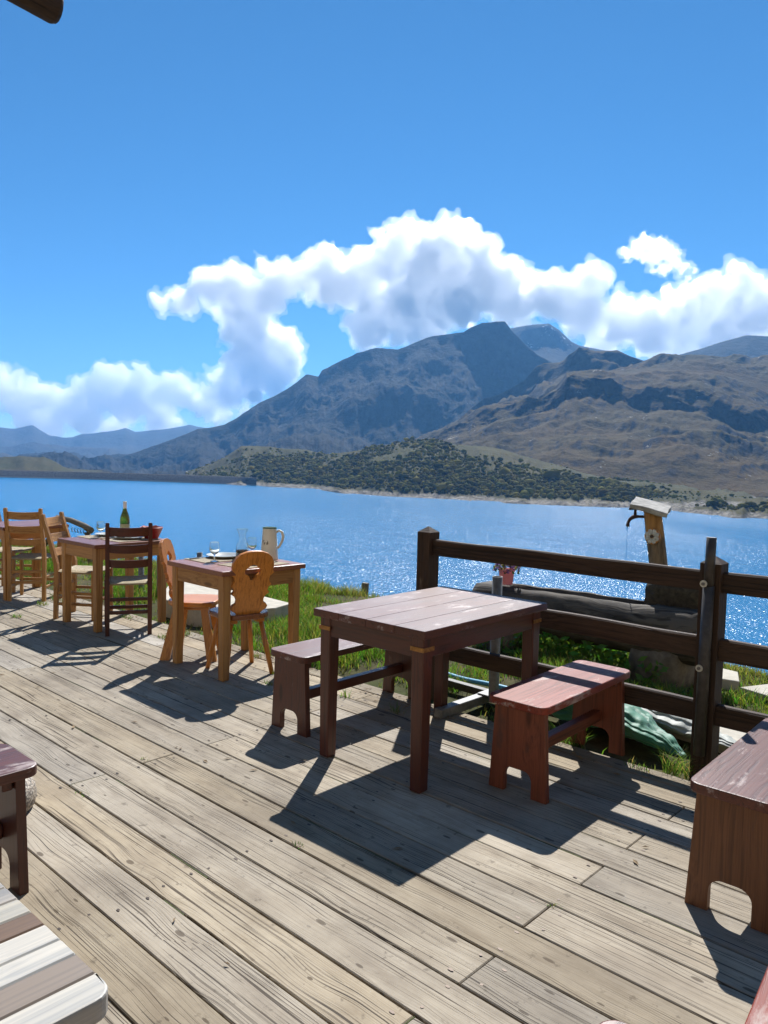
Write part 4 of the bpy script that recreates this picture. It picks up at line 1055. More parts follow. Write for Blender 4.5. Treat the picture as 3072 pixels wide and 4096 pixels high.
loft('trunk', rings, post_mat(), sp)
rock('mossy_butt', (0.05, 0.0, 0.545), (0.42, 0.28, 0.22), 9, plain('wet_moss', (0.045, 0.036, 0.022), 0.9, noise=0.6, scale=30, bump=0.9), sp)
capm = plain('slate_cap', (0.32, 0.31, 0.285), 0.85, noise=0.35, scale=18, bump=0.9)
bm = bmesh.new(); add_box(bm, (0, 0, 0), (0.28, 0.27, 0.036), None, 0.004)
bmesh.ops.subdivide_edges(bm, edges=bm.edges[:], cuts=3, use_grid_fill=True)
for v in bm.verts: v.co += mnoise.noise_vector(v.co * 17) * 0.009
cp2 = bm_obj('stone_cap', bm, capm, sp); cp2.location = (-0.205, -0.01, 1.205); cp2.rotation_euler = (R(10), R(13), R(18))
# carved flower rosette on the side facing the terrace
M_PETAL = plain('painted_petal', (0.50, 0.50, 0.46), 0.7, noise=0.3, scale=60)
fx_, fz_ = -0.155, 0.985
ros = tube('rosette_disc', [(fx_, -0.060, fz_), (fx_, -0.078, fz_)], 0.060, W('honey', 'Y'), sp, 20)
for k in range(8):
    a = 2 * math.pi * (k + 0.5) / 8
    pts = []
    for rr, hw in ((0.014, 0.004), (0.028, 0.013), (0.044, 0.0175), (0.055, 0.011), (0.058, 0.002)):
        c_, s_ = math.cos(a), math.sin(a)
        pts.append([(fx_ + c_ * rr - s_ * q, -0.079 - dq, fz_ + s_ * rr + c_ * q) for q, dq in ((-hw, 0.0), (-hw * 0.5, 0.006), (0, 0.003), (hw * 0.5, 0.006), (hw, 0.0))])
    loft('petal', pts, M_PETAL, ros, True, False, False)
tube('rosette_eye', [(fx_, -0.079, fz_), (fx_, -0.088, fz_)], 0.011, M_DKSTEEL, ros, 12)
M_RUST = plain('rusty_iron', (0.06, 0.03, 0.02), 0.6, 0.5, noise=0.5, scale=50)
tap = tube('tap', [(-0.25, -0.01, 1.125), (-0.30, -0.015, 1.125), (-0.335, -0.018, 1.12), (-0.365, -0.02, 1.10), (-0.378, -0.021, 1.07), (-0.38, -0.021, 1.04)], [0.011, 0.011, 0.017, 0.013, 0.012, 0.014], M_RUST, sp, 10)
tube('tap_stem', [(-0.325, -0.016, 1.13), (-0.325, -0.016, 1.185)], [0.013, 0.010], M_RUST, tap, 8)
tube('tap_handle', [(-0.375, -0.02, 1.178), (-0.325, -0.016, 1.186), (-0.30, -0.014, 1.183)], [0.008, 0.011, 0.007], M_RUST, tap, 8)
wst = NT('falling_water'); wst.bsdf((0.9, 0.95, 1.0), 0.02, Transmission_Weight=1.0, IOR=1.33)
tube('water_jet', [(-0.38, -0.021, 1.035 - 0.64 * k / 20) for k in range(21)], [0.004 + 0.0016 * math.sin(k * 2.1) for k in range(21)], wst.m, sp, 6)

pk = NT('pink_plastic'); pb_ = pk.bsdf((0.80, 0.36, 0.40), 0.45); pt_ = pk.n('BsdfTranslucent', i_Color=(0.9, 0.42, 0.46)); pm_ = pk.n('MixShader'); pk.set(pm_, 0, 0.4)
pk.t.links.new(pb_.outputs[0], pm_.inputs[1]); pk.t.links.new(pt_.outputs[0], pm_.inputs[2]); pk.t.links.new(pm_.outputs[0], pk.out.inputs[0])
M_PINK = pk.m
pt = empty('flower_pot', (-3.70, 5.56, 0.478), 0, 'pink plastic flower pot with small purple flowers on the log trough', 'flower pot')
lathe('pot', [(0.001, 0.0), (0.052, 0.0), (0.055, 0.004), (0.066, 0.115), (0.071, 0.117), (0.071, 0.132), (0.066, 0.132), (0.062, 0.11), (0.001, 0.105)], M_PINK, pt, 28)
rf = random.Random(4)
V, F = [], []
cols_ = []
for k in range(420):
    a = rf.uniform(0, 6.283); rr = 0.115 * math.sqrt(rf.random()); z = 0.13 + 0.075 * (1 - (rr / 0.13) ** 2) + rf.uniform(-0.05, 0.018)
    p = Vector((rr * math.cos(a), rr * math.sin(a), z)); s_ = rf.uniform(0.006, 0.013)
    u = Vector((rf.uniform(-1, 1), rf.uniform(-1, 1), rf.uniform(-1, 1))).normalized(); v = u.orthogonal().normalized()
    i0 = len(V); V += [p + u * s_, p + v * s_, p - u * s_, p - v * s_]; F.append((i0, i0 + 1, i0 + 2, i0 + 3))
    c = (0.15, 0.07, 0.30) if rf.random() < 0.45 else (0.07, 0.10, 0.03) if rf.random() < 0.7 else (0.30, 0.20, 0.09)
    cols_ += [c] * 4
def tint_mat(name, rough=0.7, transl=0.0, val=1.0):
    t = NT(name); a = t.n('Attribute', attribute_name='tint').outputs['Color']
    b = t.bsdf(a, rough, Specular_IOR_Level=0.25)
    if transl > 0:
        tr_ = t.n('BsdfTranslucent', i_Color=t.mix(1.0, a, (1.35, 1.5, 0.7), 'MULTIPLY')); mx = t.n('MixShader'); t.set(mx, 0, transl)
        t.t.links.new(b.outputs[0], mx.inputs[1]); t.t.links.new(tr_.outputs[0], mx.inputs[2]); t.t.links.new(mx.outputs[0], t.out.inputs[0])
    return t.m
M_LEAF = tint_mat('petals_and_leaves', 0.6, 0.35)
fl = mesh_np('flowers', V, F, M_LEAF, pt, col=np.array(cols_)); fl['kind'] = 'stuff'

# ------------------------------------------------------------------ folded parasol cloth lying behind the fence
def cloth_roll(label, name, pts, rads, col, seed, folds):
    rs = random.Random(seed); n = 96; rings = []
    P = [Vector(p) for p in pts]; m = 70
    for i in range(m):
        u = i / (m - 1); x = u * (len(P) - 1); k = min(int(x), len(P) - 2); fr = x - k
        c = P[k].lerp(P[k + 1], fr); r_ = rads[k] * (1 - fr) + rads[k + 1] * fr
        d = (P[min(k + 1, len(P) - 1)] - P[k]).normalized(); sd = Vector((0, 0, 1)).cross(d).normalized()
        ring = []
        for j in range(n):
            a = 2 * math.pi * j / n
            f = 1 + 0.17 * math.sin(a * folds + 1.5 * math.sin(u * 3 + seed)) * (0.35 + 0.65 * u) + 0.07 * math.sin(a * folds * 2.3 + u * 7)
            up = math.sin(a) * r_ * f * 0.55
            q = c + sd * (math.cos(a) * r_ * f * 1.25) + Vector((0, 0, up))
            wv = mnoise.noise_vector(q * 9.0 + Vector((seed, 0, 0))) * 0.030 * min(1.0, r_ / 0.08) + mnoise.noise_vector(q * 26.0) * 0.008
            q = q + wv
            q.z = max(q.z, -0.03)
            ring.append(q)
        rings.append(ring)
    t = NT(name + '_cloth'); co = t.coord('Object')
    nz = t.noise(co, 7, 5, 0.6)
    t.bsdf(t.mix(t.ramp(nz, [(0.3, 0.0), (0.7, 1.0)]), tuple(a * 0.8 for a in col), tuple(a * 1.15 for a in col)), 0.6, t.bump(t.noise(co, 30, 4, 0.6), 0.3, 0.01), Sheen_Weight=0.2)
    o = loft(name, rings, t.m)
    tag(o, label, 'parasol')
    return o
cloth_roll('folded green parasol canopy on the ground below the fence', 'folded_parasol', [(-1.50, 3.97, 0.015), (-1.62, 4.0, 0.05), (-1.82, 4.06, 0.085), (-2.05, 4.11, 0.105), (-2.35, 4.15, 0.11)], [0.015, 0.05, 0.11, 0.15, 0.15], (0.022, 0.16, 0.085), 2, 6)
cloth_roll('folded grey parasol canopy on the ground behind the green one', 'folded_parasol', [(-1.22, 4.23, 0.02), (-1.45, 4.27, 0.05), (-1.75, 4.33, 0.085), (-2.05, 4.38, 0.10), (-2.4, 4.40, 0.10)], [0.02, 0.05, 0.10, 0.135, 0.13], (0.33, 0.34, 0.29), 7, 5)

# ------------------------------------------------------------------ stones in the grass
M_PALE = plain('pale_concrete', (0.44, 0.40, 0.325), 0.9, noise=0.18, scale=12, bump=0.5)
def flat_stone(name, poly, z0, z1, label=None, parent=None, cat='stone slab'):
    o = slab2d(name, [poly], z1 - z0, M_PALE, parent, Matrix.Translation((0, 0, (z0 + z1) / 2)) @ Matrix.Rotation(-math.pi / 2, 4, 'X'), 0.008)
    if label: tag(o, label, cat)
    return o
flat_stone('stone_slab', [(-5.95, 3.93), (-5.62, 4.15), (-5.52, 4.52), (-5.6, 4.78), (-5.9, 4.80), (-6.6, 4.84), (-7.25, 5.02), (-7.5, 4.95), (-7.35, 4.55), (-6.9, 4.2), (-6.5, 3.98)], -0.06, 0.13, 'large pale stone slab in the grass behind the carved chairs')
path = empty('path', (0, 0, 0), kind='structure')
for poly in ([(-2.75, 5.95), (-2.2, 5.78), (-1.85, 5.85), (-1.95, 6.12), (-2.5, 6.2)], [(-1.8, 5.70), (-1.35, 5.55), (-1.05, 5.66), (-1.12, 5.98), (-1.65, 6.02)], [(-1.0, 5.5), (-0.5, 5.4), (-0.1, 5.55), (-0.25, 5.85), (-0.9, 5.88)]):
    flat_stone('stone', poly, -0.2, -0.03, None, path)
flat_stone('concrete_strip', [(-2.15, 4.42), (-1.3, 4.32), (-0.5, 4.22), (-0.1, 4.25), (-0.2, 4.62), (-1.1, 4.72), (-2.0, 4.78)], -0.15, 0.012, None, path)

# peg with a red cord, log rack
pg = empty('wooden_peg', (-6.80, 7.02, -0.25), 0, 'short wooden peg with red cord at the edge of the bank', 'peg')
box('stake', (0, 0, 0.07), (0.075, 0.065, 0.26), W('weathered', 'Z'), pg, (0.05, 0.08, 0.3))
tube('cord', [(0.045 * math.cos(a * 0.7), 0.045 * math.sin(a * 0.7), 0.08 + 0.01 * math.sin(a * 2)) for a in range(10)], 0.004, plain('red_cord', (0.3, 0.04, 0.03), 0.7), pg, 6)
lr = empty('log_rack', (-10.7, 5.0, 0), 0, 'weathered log on a slanting brace with hooks, behind the far chairs', 'log rack')
tube('log', [(-0.6, 0.1, 0.55), (-0.2, 0.12, 0.53), (0.18, 0.13, 0.48), (0.40, 0.12, 0.43)], [0.035, 0.04, 0.042, 0.048], W('weathered', 'X'), lr, 12)
tube('brace', [(-0.45, 0.1, 0.50), (-1.15, 0.1, 0.02), (-1.3, 0.1, -0.1)], 0.035, W('weathered', 'Z'), lr, 10)
tube('brace', [(0.30, 0.12, 0.40), (0.42, 0.12, -0.15)], 0.04, W('weathered', 'Z'), lr, 10)
for k in range(5):
    x = -0.12 + 0.09 * k
    tube('hook', [(x, 0.10, 0.44), (x, 0.09, 0.40), (x + 0.02, 0.09, 0.375), (x + 0.035, 0.09, 0.39)], 0.006, M_DKSTEEL, lr, 6)

# eave of the chalet roof above the terrace: rafter ends of round timber under boarding
ev = empty('roof_eave', (-2.6, 1.18, 2.96), 0, 'dark round rafter end of a chalet roof at the top left', 'roof')
for k, dx in enumerate((0.0, 0.95, 1.9, 2.85, -0.95)):
    rf_ = tube('rafter', [(dx, 0.0 - (0.25 if k else 0), 0.0), (dx, -0.01 - (0.25 if k else 0), 0), (dx, -2.0, 0.22), (dx, -3.4, 0.374)], [0.047, 0.053, 0.056, 0.058], W('fence', 'Y'), ev, 14)
for k in range(6):
    box('roof_board', (0.95, -1.75 - 0.3 * k, 0.255 + 0.033 * k), (4.6, 0.29, 0.025), W('fence', 'X'), ev, (R(-6.3), 0, 0))

# ------------------------------------------------------------------ grass: every blade a bent strip, one mass
def blades(name, P, hgt, wid, lean, col, mat, parent=None, seed=0):
    n = len(P); g = np.random.default_rng(seed)
    a = g.uniform(0, 2 * np.pi, n); la = g.uniform(0, 2 * np.pi, n)
    dx, dy = np.cos(a), np.sin(a)
    lx, ly = np.cos(la) * lean, np.sin(la) * lean
    V = np.zeros((n, 5, 3))
    for i, (u, wk) in enumerate(((0, 1.0), (0.55, 0.8))):
        cx = P[:, 0] + lx * hgt * u ** 2; cyv = P[:, 1] + ly * hgt * u ** 2; cz = P[:, 2] + hgt * (u - 0.25 * lean * u ** 2)
        for s_, k in ((-1, 0), (1, 1)):
            V[:, 2 * i + k] = np.stack([cx + s_ * dx * wid * wk / 2, cyv + s_ * dy * wid * wk / 2, cz], -1)
    V[:, 4] = np.stack([P[:, 0] + lx * hgt, P[:, 1] + ly * hgt, P[:, 2] + hgt * (1 - 0.25 * lean)], -1)
    b = (np.arange(n) * 5)[:, None]
    F = np.concatenate([b + np.array([[0, 1, 3]]), b + np.array([[0, 3, 2]]), b + np.array([[2, 3, 4]])], 0)
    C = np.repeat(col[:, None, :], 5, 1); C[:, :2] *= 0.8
    o = mesh_np(name, V.reshape(-1, 3), F, mat, parent, smooth=True, col=C.reshape(-1, 3))
    return tag(o, kind='stuff')
M_GRASS = tint_mat('grass_blades', 0.33, 0.5)
g = np.random.default_rng(7)
def grass_field():
    N = 330000
    s_ = g.uniform(-15.5, 0.9, N); t_ = g.uniform(3.70, 7.6, N)
    tc = crest_t(s_)
    keep = (t_ < np.clip(tc, 3.9, 9) + 0.35)
    # not on stone, path, trough or dirt track
    def inpoly(poly):
        ins = np.zeros(len(s_), bool); j = len(poly) - 1
        for i in range(len(poly)):
            (xi, yi), (xj, yj) = poly[i], poly[j]
            ins ^= ((yi > t_) != (yj > t_)) & (s_ < (xj - xi) * (t_ - yi) / (yj - yi + 1e-12) + xi); j = i
        return ins
    for poly in ([(-5.95, 3.93), (-5.62, 4.15), (-5.52, 4.52), (-5.6, 4.78), (-5.9, 4.80), (-6.6, 4.84), (-7.25, 5.02), (-7.5, 4.95), (-7.35, 4.55), (-6.9, 4.2), (-6.5, 3.98)],
                 [(-2.15, 4.42), (-1.3, 4.32), (-0.5, 4.22), (-0.1, 4.25), (-0.2, 4.62), (-1.1, 4.72), (-2.0, 4.78)],
                 [(-2.75, 5.95), (-2.2, 5.78), (-1.85, 5.85), (-1.95, 6.12), (-2.5, 6.2)], [(-1.8, 5.70), (-1.35, 5.55), (-1.05, 5.66), (-1.12, 5.98), (-1.65, 6.02)], [(-1.0, 5.5), (-0.5, 5.4), (-0.1, 5.55), (-0.25, 5.85), (-0.9, 5.88)]):
        keep &= ~inpoly(poly)
    keep &= ~((t_ < 4.45) & (s_ > -2.45) & (s_ < -1.25) & (t_ > 3.86 + 0.02 * s_))
    track = np.abs(t_ - (tc - 0.85)) < 0.13
    keep &= ~(track & (g.random(N) < 0.9) & (s_ < -3.5))
    clump = fbm(s_ * 1.4, t_ * 1.4, 0, 4, 81); fine = fbm(s_ * 6, t_ * 6, 0, 3, 83)
    dens = np.clip(0.5 + 1.9 * clump + 1.3 * fine, 0.04, 1)
    edge = np.clip((t_ - 3.70) / 0.35, 0.12, 1)
    dens = dens * np.where(s_ > -4.2, edge, np.clip(edge * 1.4, 0, 1))
    keep &= g.random(N) < dens
    s_, t_, tc, clump = s_[keep], t_[keep], tc[keep], clump[keep]
    n = len(s_)
    h = g.uniform(0.035, 0.13, n) * np.clip(1.0 + 1.6 * clump, 0.4, 2.2)
    # longer tussocks beside the slab and the deck edge
    h *= 1 + 0.9 * np.exp(-(((s_ + 4.6) / 0.45) ** 2 + ((t_ - 4.4) / 0.5) ** 2))
    h *= np.where((s_ < -4.9) & (t_ < 4.0), 0.45, 1.0) * np.where((s_ > -2.6) & (t_ > 4.6), 0.7, 1.0)
    col = np.stack([g.uniform(0.055, 0.15, n), g.uniform(0.10, 0.24, n), g.uniform(0.016, 0.04, n)], -1)
    dry = np.clip((t_ - (tc - 0.9)) / 0.7, 0, 1) * 0.65 + (g.random(n) < 0.22) * 0.8 + np.clip(-clump * 0.9, 0, 0.4)
    dry = np.clip(dry * g.uniform(0.4, 1.3, n), 0, 1)[:, None]
    col = col * (1 - dry) + np.stack([g.uniform(0.22, 0.34, n), g.uniform(0.18, 0.26, n), g.uniform(0.08, 0.12, n)], -1) * dry
    P = np.stack([s_, t_, ground_z(s_, t_) - 0.005], -1)
    o = blades('grass', P, h, g.uniform(0.004, 0.008, n), g.uniform(0.15, 0.9, n), col, M_GRASS, seed=3)
    tag(o, 'green and dry meadow grass between the deck and the bank', 'grass')
    print('blades', n)
grass_field()

def tuft(label, x, y, n, r, h, z=0.0, seed=0, brown=0.2):
    gg = np.random.default_rng(seed + 100)
    a = gg.uniform(0, 6.283, n); q = r * np.sqrt(gg.random(n))
    P = np.stack([x + q * np.cos(a), y + q * np.sin(a) * 0.6, np.full(n, z - 0.01)], -1)
    col = np.stack([gg.uniform(0.07, 0.14, n), gg.uniform(0.13, 0.22, n), gg.uniform(0.03, 0.05, n)], -1)
    b_ = (gg.random(n) < brown)[:, None]
    col = np.where(b_, np.array([[0.28, 0.20, 0.10]]), col)
    o = blades('grass_tuft', P, gg.uniform(0.5, 1.0, n) * h, gg.uniform(0.003, 0.006, n), gg.uniform(0.3, 1.2, n), col, M_GRASS, seed=seed)
    o['kind'] = 'thing'
    tag(o, label, 'grass tuft', 'grass tufts growing through the deck')
k = 0
for lab, x, y, n, r, h in (
    ('long grass tuft at the foot of the middle fence post', -1.47, 3.80, 90, 0.08, 0.20),
    ('small dry tuft on the deck edge below the green cloth', -1.62, 3.69, 40, 0.07, 0.07),
    ('grass tuft growing under the stretcher of the red bench', -2.05, 3.78, 80, 0.09, 0.16),
    ('grass tuft between planks behind the maroon left bench', -3.47, 3.42, 26, 0.05, 0.09),
    ('thin grass tuft on the deck beneath the bare maroon table', -3.02, 3.43, 24, 0.05, 0.09),
    ('grass tuft by the front leg of the pierced chair', -4.13, 3.42, 36, 0.05, 0.06),
    ('low grass tuft between the pierced chair and the maroon bench', -4.02, 3.23, 40, 0.06, 0.05),
    ('grass tuft on the deck behind the table leg, carafe table', -4.62, 3.60, 36, 0.05, 0.07),
    ('grass tuft on the planks left of the carafe table', -5.60, 3.42, 60, 0.08, 0.06),
    ('grass tuft beside the right rear leg of the dark chair', -5.66, 3.60, 120, 0.13, 0.09),
    ('grass tuft on the planks under the bottle table', -6.55, 3.60, 60, 0.09, 0.06),
    ('small grass tuft on the open deck before the bottle table', -7.20, 2.86, 40, 0.07, 0.07),
    ('grass tuft beside the near rear leg of the far left chair', -7.62, 3.28, 60, 0.08, 0.08),
    ('grass tuft at the left table foot, by the pale chair', -7.75, 3.52, 120, 0.14, 0.12),
    ('tiny tuft in the board joint near the middle of the deck', -3.40, 1.97, 14, 0.03, 0.03),
    ('tiny tuft in the plank gap below the table shadow', -2.22, 1.955, 16, 0.03, 0.03),
    ('mossy tuft in the gap beside the left bench end', -3.25, 1.57, 20, 0.05, 0.025),
    ('little tuft in the board joint right of the table shadow', -1.29, 2.30, 12, 0.025, 0.03)):
    tuft(lab, x, y, n, r, h, 0.0 if y < 3.7 else -0.02, k); k += 1
# low weeds with broad leaves in the shade behind the trough
gg = np.random.default_rng(21); V = []; F = []; C = []
for q in range(1500):
    x, y = gg.uniform(-4.0, -2.2), gg.uniform(5.3, 6.3); z = float(ground_z(x, y)) + gg.uniform(0.02, 0.22)
    s_ = gg.uniform(0.012, 0.035); u = Vector(gg.normal(size=3)).normalized(); v = u.orthogonal().normalized()
    p = Vector((x, y, z)); i0 = len(V)
    V += [p + u * s_ * 1.5, p + v * s_ * 0.7, p - u * s_ * 1.2, p - v * s_ * 0.7]; F.append((i0, i0 + 1, i0 + 2, i0 + 3))
    c = (gg.uniform(0.06, 0.12), gg.uniform(0.13, 0.22), gg.uniform(0.02, 0.04)); C += [c] * 4
wd_ = mesh_np('weeds', V, F, M_LEAF, col=np.array(C)); tag(wd_, 'leafy green weeds under the log trough', 'weeds', kind='stuff')

# ------------------------------------------------------------------ dam across the lake's end
def dam():
    az = np.linspace(-38, -9.4, 90)
    base_d = np.interp(az, [-38, -30.5, -21.95, -10.49, -9.4], [2150, 2020, 1905, 1690, 1640])
    V = []
    for a_, d_ in zip(az, base_d):
        for dd, z in ((-4, LAKE_Z - 4), (0, LAKE_Z + 0.5), (24, LAKE_Z + 15.5), (25, LAKE_Z + 16.3), (33, LAKE_Z + 16.3), (60, LAKE_Z - 6)):
            x, y = polar(a_, d_ + dd); V.append((float(x), float(y), z))
    n = 6; F = [(i * n + j, (i + 1) * n + j, (i + 1) * n + j + 1, i * n + j + 1) for i in range(len(az) - 1) for j in range(n - 1)]
    t = NT('dam_rockfill'); pos = t.n('NewGeometry').outputs['Position']
    nz = t.noise(pos, 0.35, 6, 0.7); z = t.n('SeparateXYZ', i_0=pos).outputs[2]
    c = t.mix(t.ramp(nz, [(0.35, 0.0), (0.65, 1.0)]), (0.06, 0.055, 0.048), (0.22, 0.20, 0.17))
    c = t.mix(t.ramp(t.math('DIVIDE', t.math('ADD', z, 60.0), 10.0), [(0.18, 0.6), (0.3, 0.0)]), c, (0.34, 0.31, 0.26))
    t.bsdf(c, 0.95, t.bump(nz, 0.8, 3.0), Specular_IOR_Level=0.1)
    o = mesh_np('dam', V, F, t.m)
    tag(o, 'low rock-fill dam wall across the far left end of the lake', 'dam')
dam()

# ------------------------------------------------------------------ scrub on the lakeside hill: far wood that reads as one mass
def scrub():
    az, d, z = HG
    gg = np.random.default_rng(5)
    nv, na = d.shape
    bm = bmesh.new(); bmesh.ops.create_icosphere(bm, subdivisions=1, radius=1.0)
    me = bpy.data.meshes.new('t'); bm.to_mesh(me); bm.free()
    bv = np.array([v.co[:] for v in me.vertices]); bf = np.array([p.vertices[:] for p in me.polygons]); bpy.data.meshes.remove(me)
    N = 120000
    fi = gg.uniform(0, na - 1.01, N); fj = gg.uniform(nv * 0.28, nv * 0.80, N)
    i0, j0 = fi.astype(int), fj.astype(int); fr = fj - j0
    dd = d[j0, i0] * (1 - fr) + d[j0 + 1, i0] * fr; zz = z[j0, i0] * (1 - fr) + z[j0 + 1, i0] * fr
    aa = np.interp(fi, np.arange(na), az)
    x, y = polar(aa, dd)
    relh = (zz - LAKE_Z) / np.maximum(1, np.interp(aa, az, z.max(0)) - LAKE_Z)
    m = fbm(x / 120, y / 120, 0, 4, 91)
    prob = np.clip(1.45 - 1.3 * relh + 1.3 * m, 0, 1) * np.clip((zz - LAKE_Z - 6) / 6, 0, 1) * np.where(aa < -9.5, 0.25, 1) * np.where(aa > 19, 0.45, 1)
    keep = gg.random(N) < prob * 0.42
    x, y, zz = x[keep], y[keep], zz[keep]; n = len(x)
    r = np.exp(gg.normal(0.75, 0.45, n)) * (1 + 0.5 * (gg.random(n) < 0.15))
    V = np.zeros((n, len(bv), 3))
    jit = gg.normal(0, 0.2, (n, len(bv)))
    sc_ = r[:, None] * (1 + jit)
    V[..., 0] = x[:, None] + bv[None, :, 0] * sc_; V[..., 1] = y[:, None] + bv[None, :, 1] * sc_; V[..., 2] = zz[:, None] + r[:, None] * 0.35 + bv[None, :, 2] * sc_ * 0.72
    F = (bf[None] + (np.arange(n) * len(bv))[:, None, None]).reshape(-1, 3)
    yel = np.clip(gg.normal(0.35, 0.33, n), 0, 1)[:, None]
    C = np.array([[0.17, 0.175, 0.04]]) * (1 - yel) + np.array([[0.30, 0.25, 0.055]]) * yel
    C = np.repeat((C * gg.uniform(0.6, 1.4, (n, 1)))[:, None], len(bv), 1)
    C = C * gg.uniform(0.65, 1.35, (n, len(bv), 1))
    t = NT('scrub_leaves'); a = t.n('Attribute', attribute_name='tint').outputs['Color']
    nz = t.noise(t.n('NewGeometry').outputs['Position'], 0.9, 4, 0.7)
    b_ = t.bsdf(a, 0.9, t.bump(nz, 1.0, 2.0), Specular_IOR_Level=0.1)
    tr_ = t.n('BsdfTranslucent', i_Color=t.mix(1.0, a, (1.25, 1.3, 0.8), 'MULTIPLY')); mx = t.n('MixShader'); t.set(mx, 0, 0.6)
    t.t.links.new(b_.outputs[0], mx.inputs[1]); t.t.links.new(tr_.outputs[0], mx.inputs[2]); t.t.links.new(mx.outputs[0], t.out.inputs[0])
    o = mesh_np('bushes', V.reshape(-1, 3), F, t.m, col=C.reshape(-1, 3))
    tag(o, 'scrubby green and yellowing bushes covering the lakeside hill', 'bushes', kind='stuff')
    print('bushes', n)
scrub()

# ------------------------------------------------------------------ clouds: closed puffy bodies of scattering droplets far behind the mountains
def cloud_mat(name, dens):
    t = NT(name)
    v = t.n('VolumePrincipled')
    t.set(v, 'Color', (0.997, 0.997, 0.998)); t.set(v, 'Density', dens); t.set(v, 'Anisotropy', 0.72)
    t.t.links.new(v.outputs[0], t.out.inputs['Volume'])
    return t.m
M_CLOUD = cloud_mat('cloud_droplets', 0.0085)
M_FRINGE = cloud_mat('thin_cloud_droplets', 0.0015)
PXR = 1674.0
def px_ray(dx, dy):
    """direction of a surveyed point: tangent offsets from the level line straight ahead"""
    c, s = math.cos(ROLL), math.sin(ROLL)
    X, Y = dx - 829.5, dy - 1106.0
    x, y = (c * X + s * Y) / PXR, (-s * X + c * Y) / PXR
    return x, math.cos(PITCH) - y * math.sin(PITCH), -math.sin(PITCH) - y * math.cos(PITCH)
vor_tex = {}
def tex(kind, size, seed=0):
    tx = bpy.data.textures.new(f'{kind}_{size}', kind); tx.noise_scale = size
    return tx
def cloud(name, blobs, D, label, seed, voxel=38.0):
    g = np.random.default_rng(seed)
    S = []                                            # spheres: right, forward, up, radius
    for (dx, dy, r) in blobs:
        x, y, z = px_ray(dx, dy)
        rad = r / PXR * D / math.hypot(x, y)
        # each body is filled out by billows that carry smaller billows, with real depth
        for j in range(2 if r > 30 else 1):
            q = (D + g.uniform(-0.35, 0.35) * rad) / math.hypot(x, y)
            p = np.array([x * q + g.uniform(-0.2, 0.2) * rad, y * q, CAM_H + z * q + g.uniform(-0.2, 0.2) * rad])
            r0 = rad * g.uniform(0.58, 0.74); S.append((*p, r0))
            for k in range(22 if r > 45 else 14):
                u = g.normal(size=3) + (0, 0, 0.15); u /= np.linalg.norm(u)
                r1 = r0 * g.uniform(0.20, 0.50); p1 = p + u * (1, 0.6, 1) * r0 * g.uniform(0.75, 1.45); S.append((*p1, r1))
                for m in range(7):
                    v = u * 0.6 + g.normal(size=3) + (0, 0, 0.2); v /= np.linalg.norm(v)
                    r2 = r1 * g.uniform(0.22, 0.5); p2 = p1 + v * r1 * g.uniform(0.8, 1.15); S.append((*p2, r2))
                    if g.random() < 0.3:               # torn-off shreds
                        p3 = p2 + v * r2 * g.uniform(1.0, 2.6) + g.normal(size=3) * r2 * 0.4; S.append((*p3, max(28.0, r2 * g.uniform(0.3, 0.6))))
    S = np.array(S)
    bmi = bmesh.new(); bmesh.ops.create_icosphere(bmi, subdivisions=2, radius=1.0)
    tm = bpy.data.meshes.new('t'); bmi.to_mesh(tm); bmi.free()
    bv = np.array([v.co[:] for v in tm.vertices]); bf = np.array([p.vertices[:] for p in tm.polygons]); bpy.data.meshes.remove(tm)
    P = np.stack([S[:, 0] * RGT[0] + S[:, 1] * FWD[0], S[:, 0] * RGT[1] + S[:, 1] * FWD[1], S[:, 2]], -1)
    F = (bf[None] + (np.arange(len(S)) * len(bv))[:, None, None]).reshape(-1, 3)
    def body(nm, grow, vox, waves, mat, parent=None):
        V = P[:, None] + bv[None] * (S[:, 3] + grow)[:, None, None]
        o = mesh_np(nm, V.reshape(-1, 3), F, None, parent)
        md = o.modifiers.new('r', 'REMESH'); md.mode = 'VOXEL'; md.voxel_size = vox
        for kind, size, st in waves:
            m = o.modifiers.new('d', 'DISPLACE'); m.texture = tex(kind, size); m.strength = st; m.texture_coords = 'GLOBAL'; m.mid_level = 0.5
        md = o.modifiers.new('r2', 'REMESH'); md.mode = 'VOXEL'; md.voxel_size = vox * 0.8
        m2 = bpy.data.meshes.new_from_object(o.evaluated_get(bpy.context.evaluated_depsgraph_get()))
        o.modifiers.clear(); o.data = m2
        m2.materials.clear(); m2.materials.append(mat)
        return o
    o = body(name, -14.0, voxel, (('CLOUDS', 420, 130), ('CLOUDS', 110, 120), ('CLOUDS', 55, 60)), M_CLOUD)
    body('thin_fringe', 45.0 if voxel > 30 else 22.0, voxel * 1.35, (('CLOUDS', 300, 200), ('CLOUDS', 120, 190), ('CLOUDS', 60, 80)), M_FRINGE, o)
    tag(o, label, 'cloud', 'clouds over the mountains')
    return o
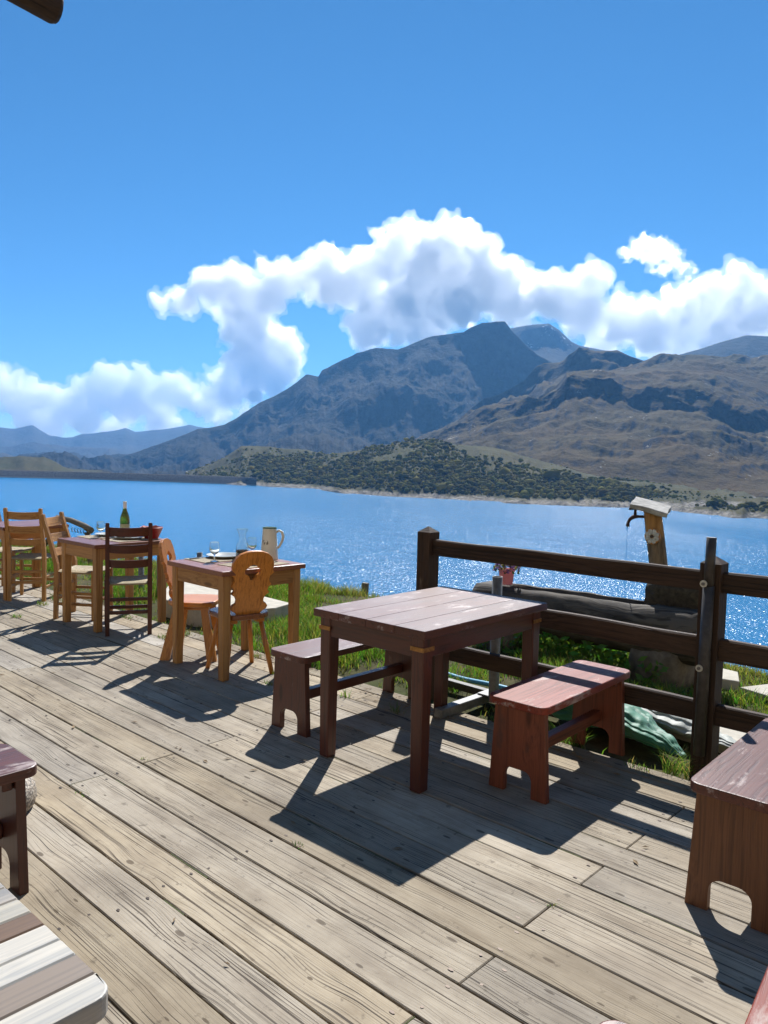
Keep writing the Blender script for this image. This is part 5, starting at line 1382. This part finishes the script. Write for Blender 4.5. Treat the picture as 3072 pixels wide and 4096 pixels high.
cloud('cloud', [(330,640,16),(355,655,24),(400,660,40),(460,620,48),(500,600,38),(520,630,55),(560,640,55),(540,700,65),(560,750,70),(540,800,66),(490,820,42),(600,760,55),(620,790,40),(500,860,36),(450,845,22),
  (600,610,50),(660,590,50),(700,580,48),(740,610,66),(790,590,56),(840,560,55),(870,510,34),(885,495,24),(930,545,66),(980,510,40),(1002,497,26),(1020,550,56),(960,600,70),(880,640,74),(820,680,64),(790,715,46),(900,690,58),(1050,600,66),(1090,620,60),(1130,640,60),(1100,670,60),(1000,660,66)], 18500, 'long white cumulus bank curling down left of the highest summit', 1)
cloud('cloud', [(1180,640,52),(1220,640,50),(1270,625,46),(1292,600,26),(1260,680,60),(1330,700,56),(1390,690,50),(1400,720,60),(1480,690,56),(1530,660,50),(1570,625,40),(1598,590,26),(1580,575,16),(1612,605,22),(1545,600,14),(1530,612,18),(1640,615,22),(1620,650,56),(1560,720,60),(1650,680,60),(1460,740,50),(1300,740,40),(1720,640,70),(1780,680,80)], 17600, 'broad white cloud bank above the brown slopes at the right', 2)
cloud('cloud', [(1358,552,16),(1376,537,21),(1398,528,22),(1420,532,22),(1440,548,24),(1455,566,22),(1470,584,20),(1488,600,14),(1418,556,22),(1395,552,18),(1436,582,16),(1410,582,11),(1345,545,8),(1500,585,8)], 16900, 'small ragged white cloud floating above the right cloud bank', 3, 22.0)
cloud('cloud', [(-10,840,44),(40,845,44),(90,865,44),(60,890,46),(150,880,46),(200,850,44),(250,832,44),(300,822,34),(330,855,40),(380,832,34),(400,860,40),(440,875,40),(270,880,48),(180,900,44),(350,900,44),(480,890,26),(525,885,20),(100,920,44),(250,930,36),(-70,850,60),(-140,870,70)], 21000, 'low row of white cumulus behind the blue range at the left', 4)

# ------------------------------------------------------------------ haze: one box of even, thin air around camera and scene
def haze_box():
    x0, x1, y0, y1 = -15600, 9600, -9300, 15600
    pts = [(x, y, z) for z in (-140, 1650) for (x, y) in ((x0, y0), (x1, y0), (x1, y1), (x0, y1))]
    fs = [(3, 2, 1, 0), (4, 5, 6, 7), (0, 1, 5, 4), (1, 2, 6, 5), (2, 3, 7, 6), (3, 0, 4, 7)]
    t = NT('thin_air')
    v = t.n('VolumePrincipled')
    t.set(v, 'Color', (0.20, 0.52, 1.0)); t.set(v, 'Density', 4.5e-5); t.set(v, 'Anisotropy', 0.25)
    t.t.links.new(v.outputs[0], t.out.inputs['Volume'])
    o = mesh_np('haze', pts, fs, t.m)
    tag(o, kind='stuff')
haze_box()
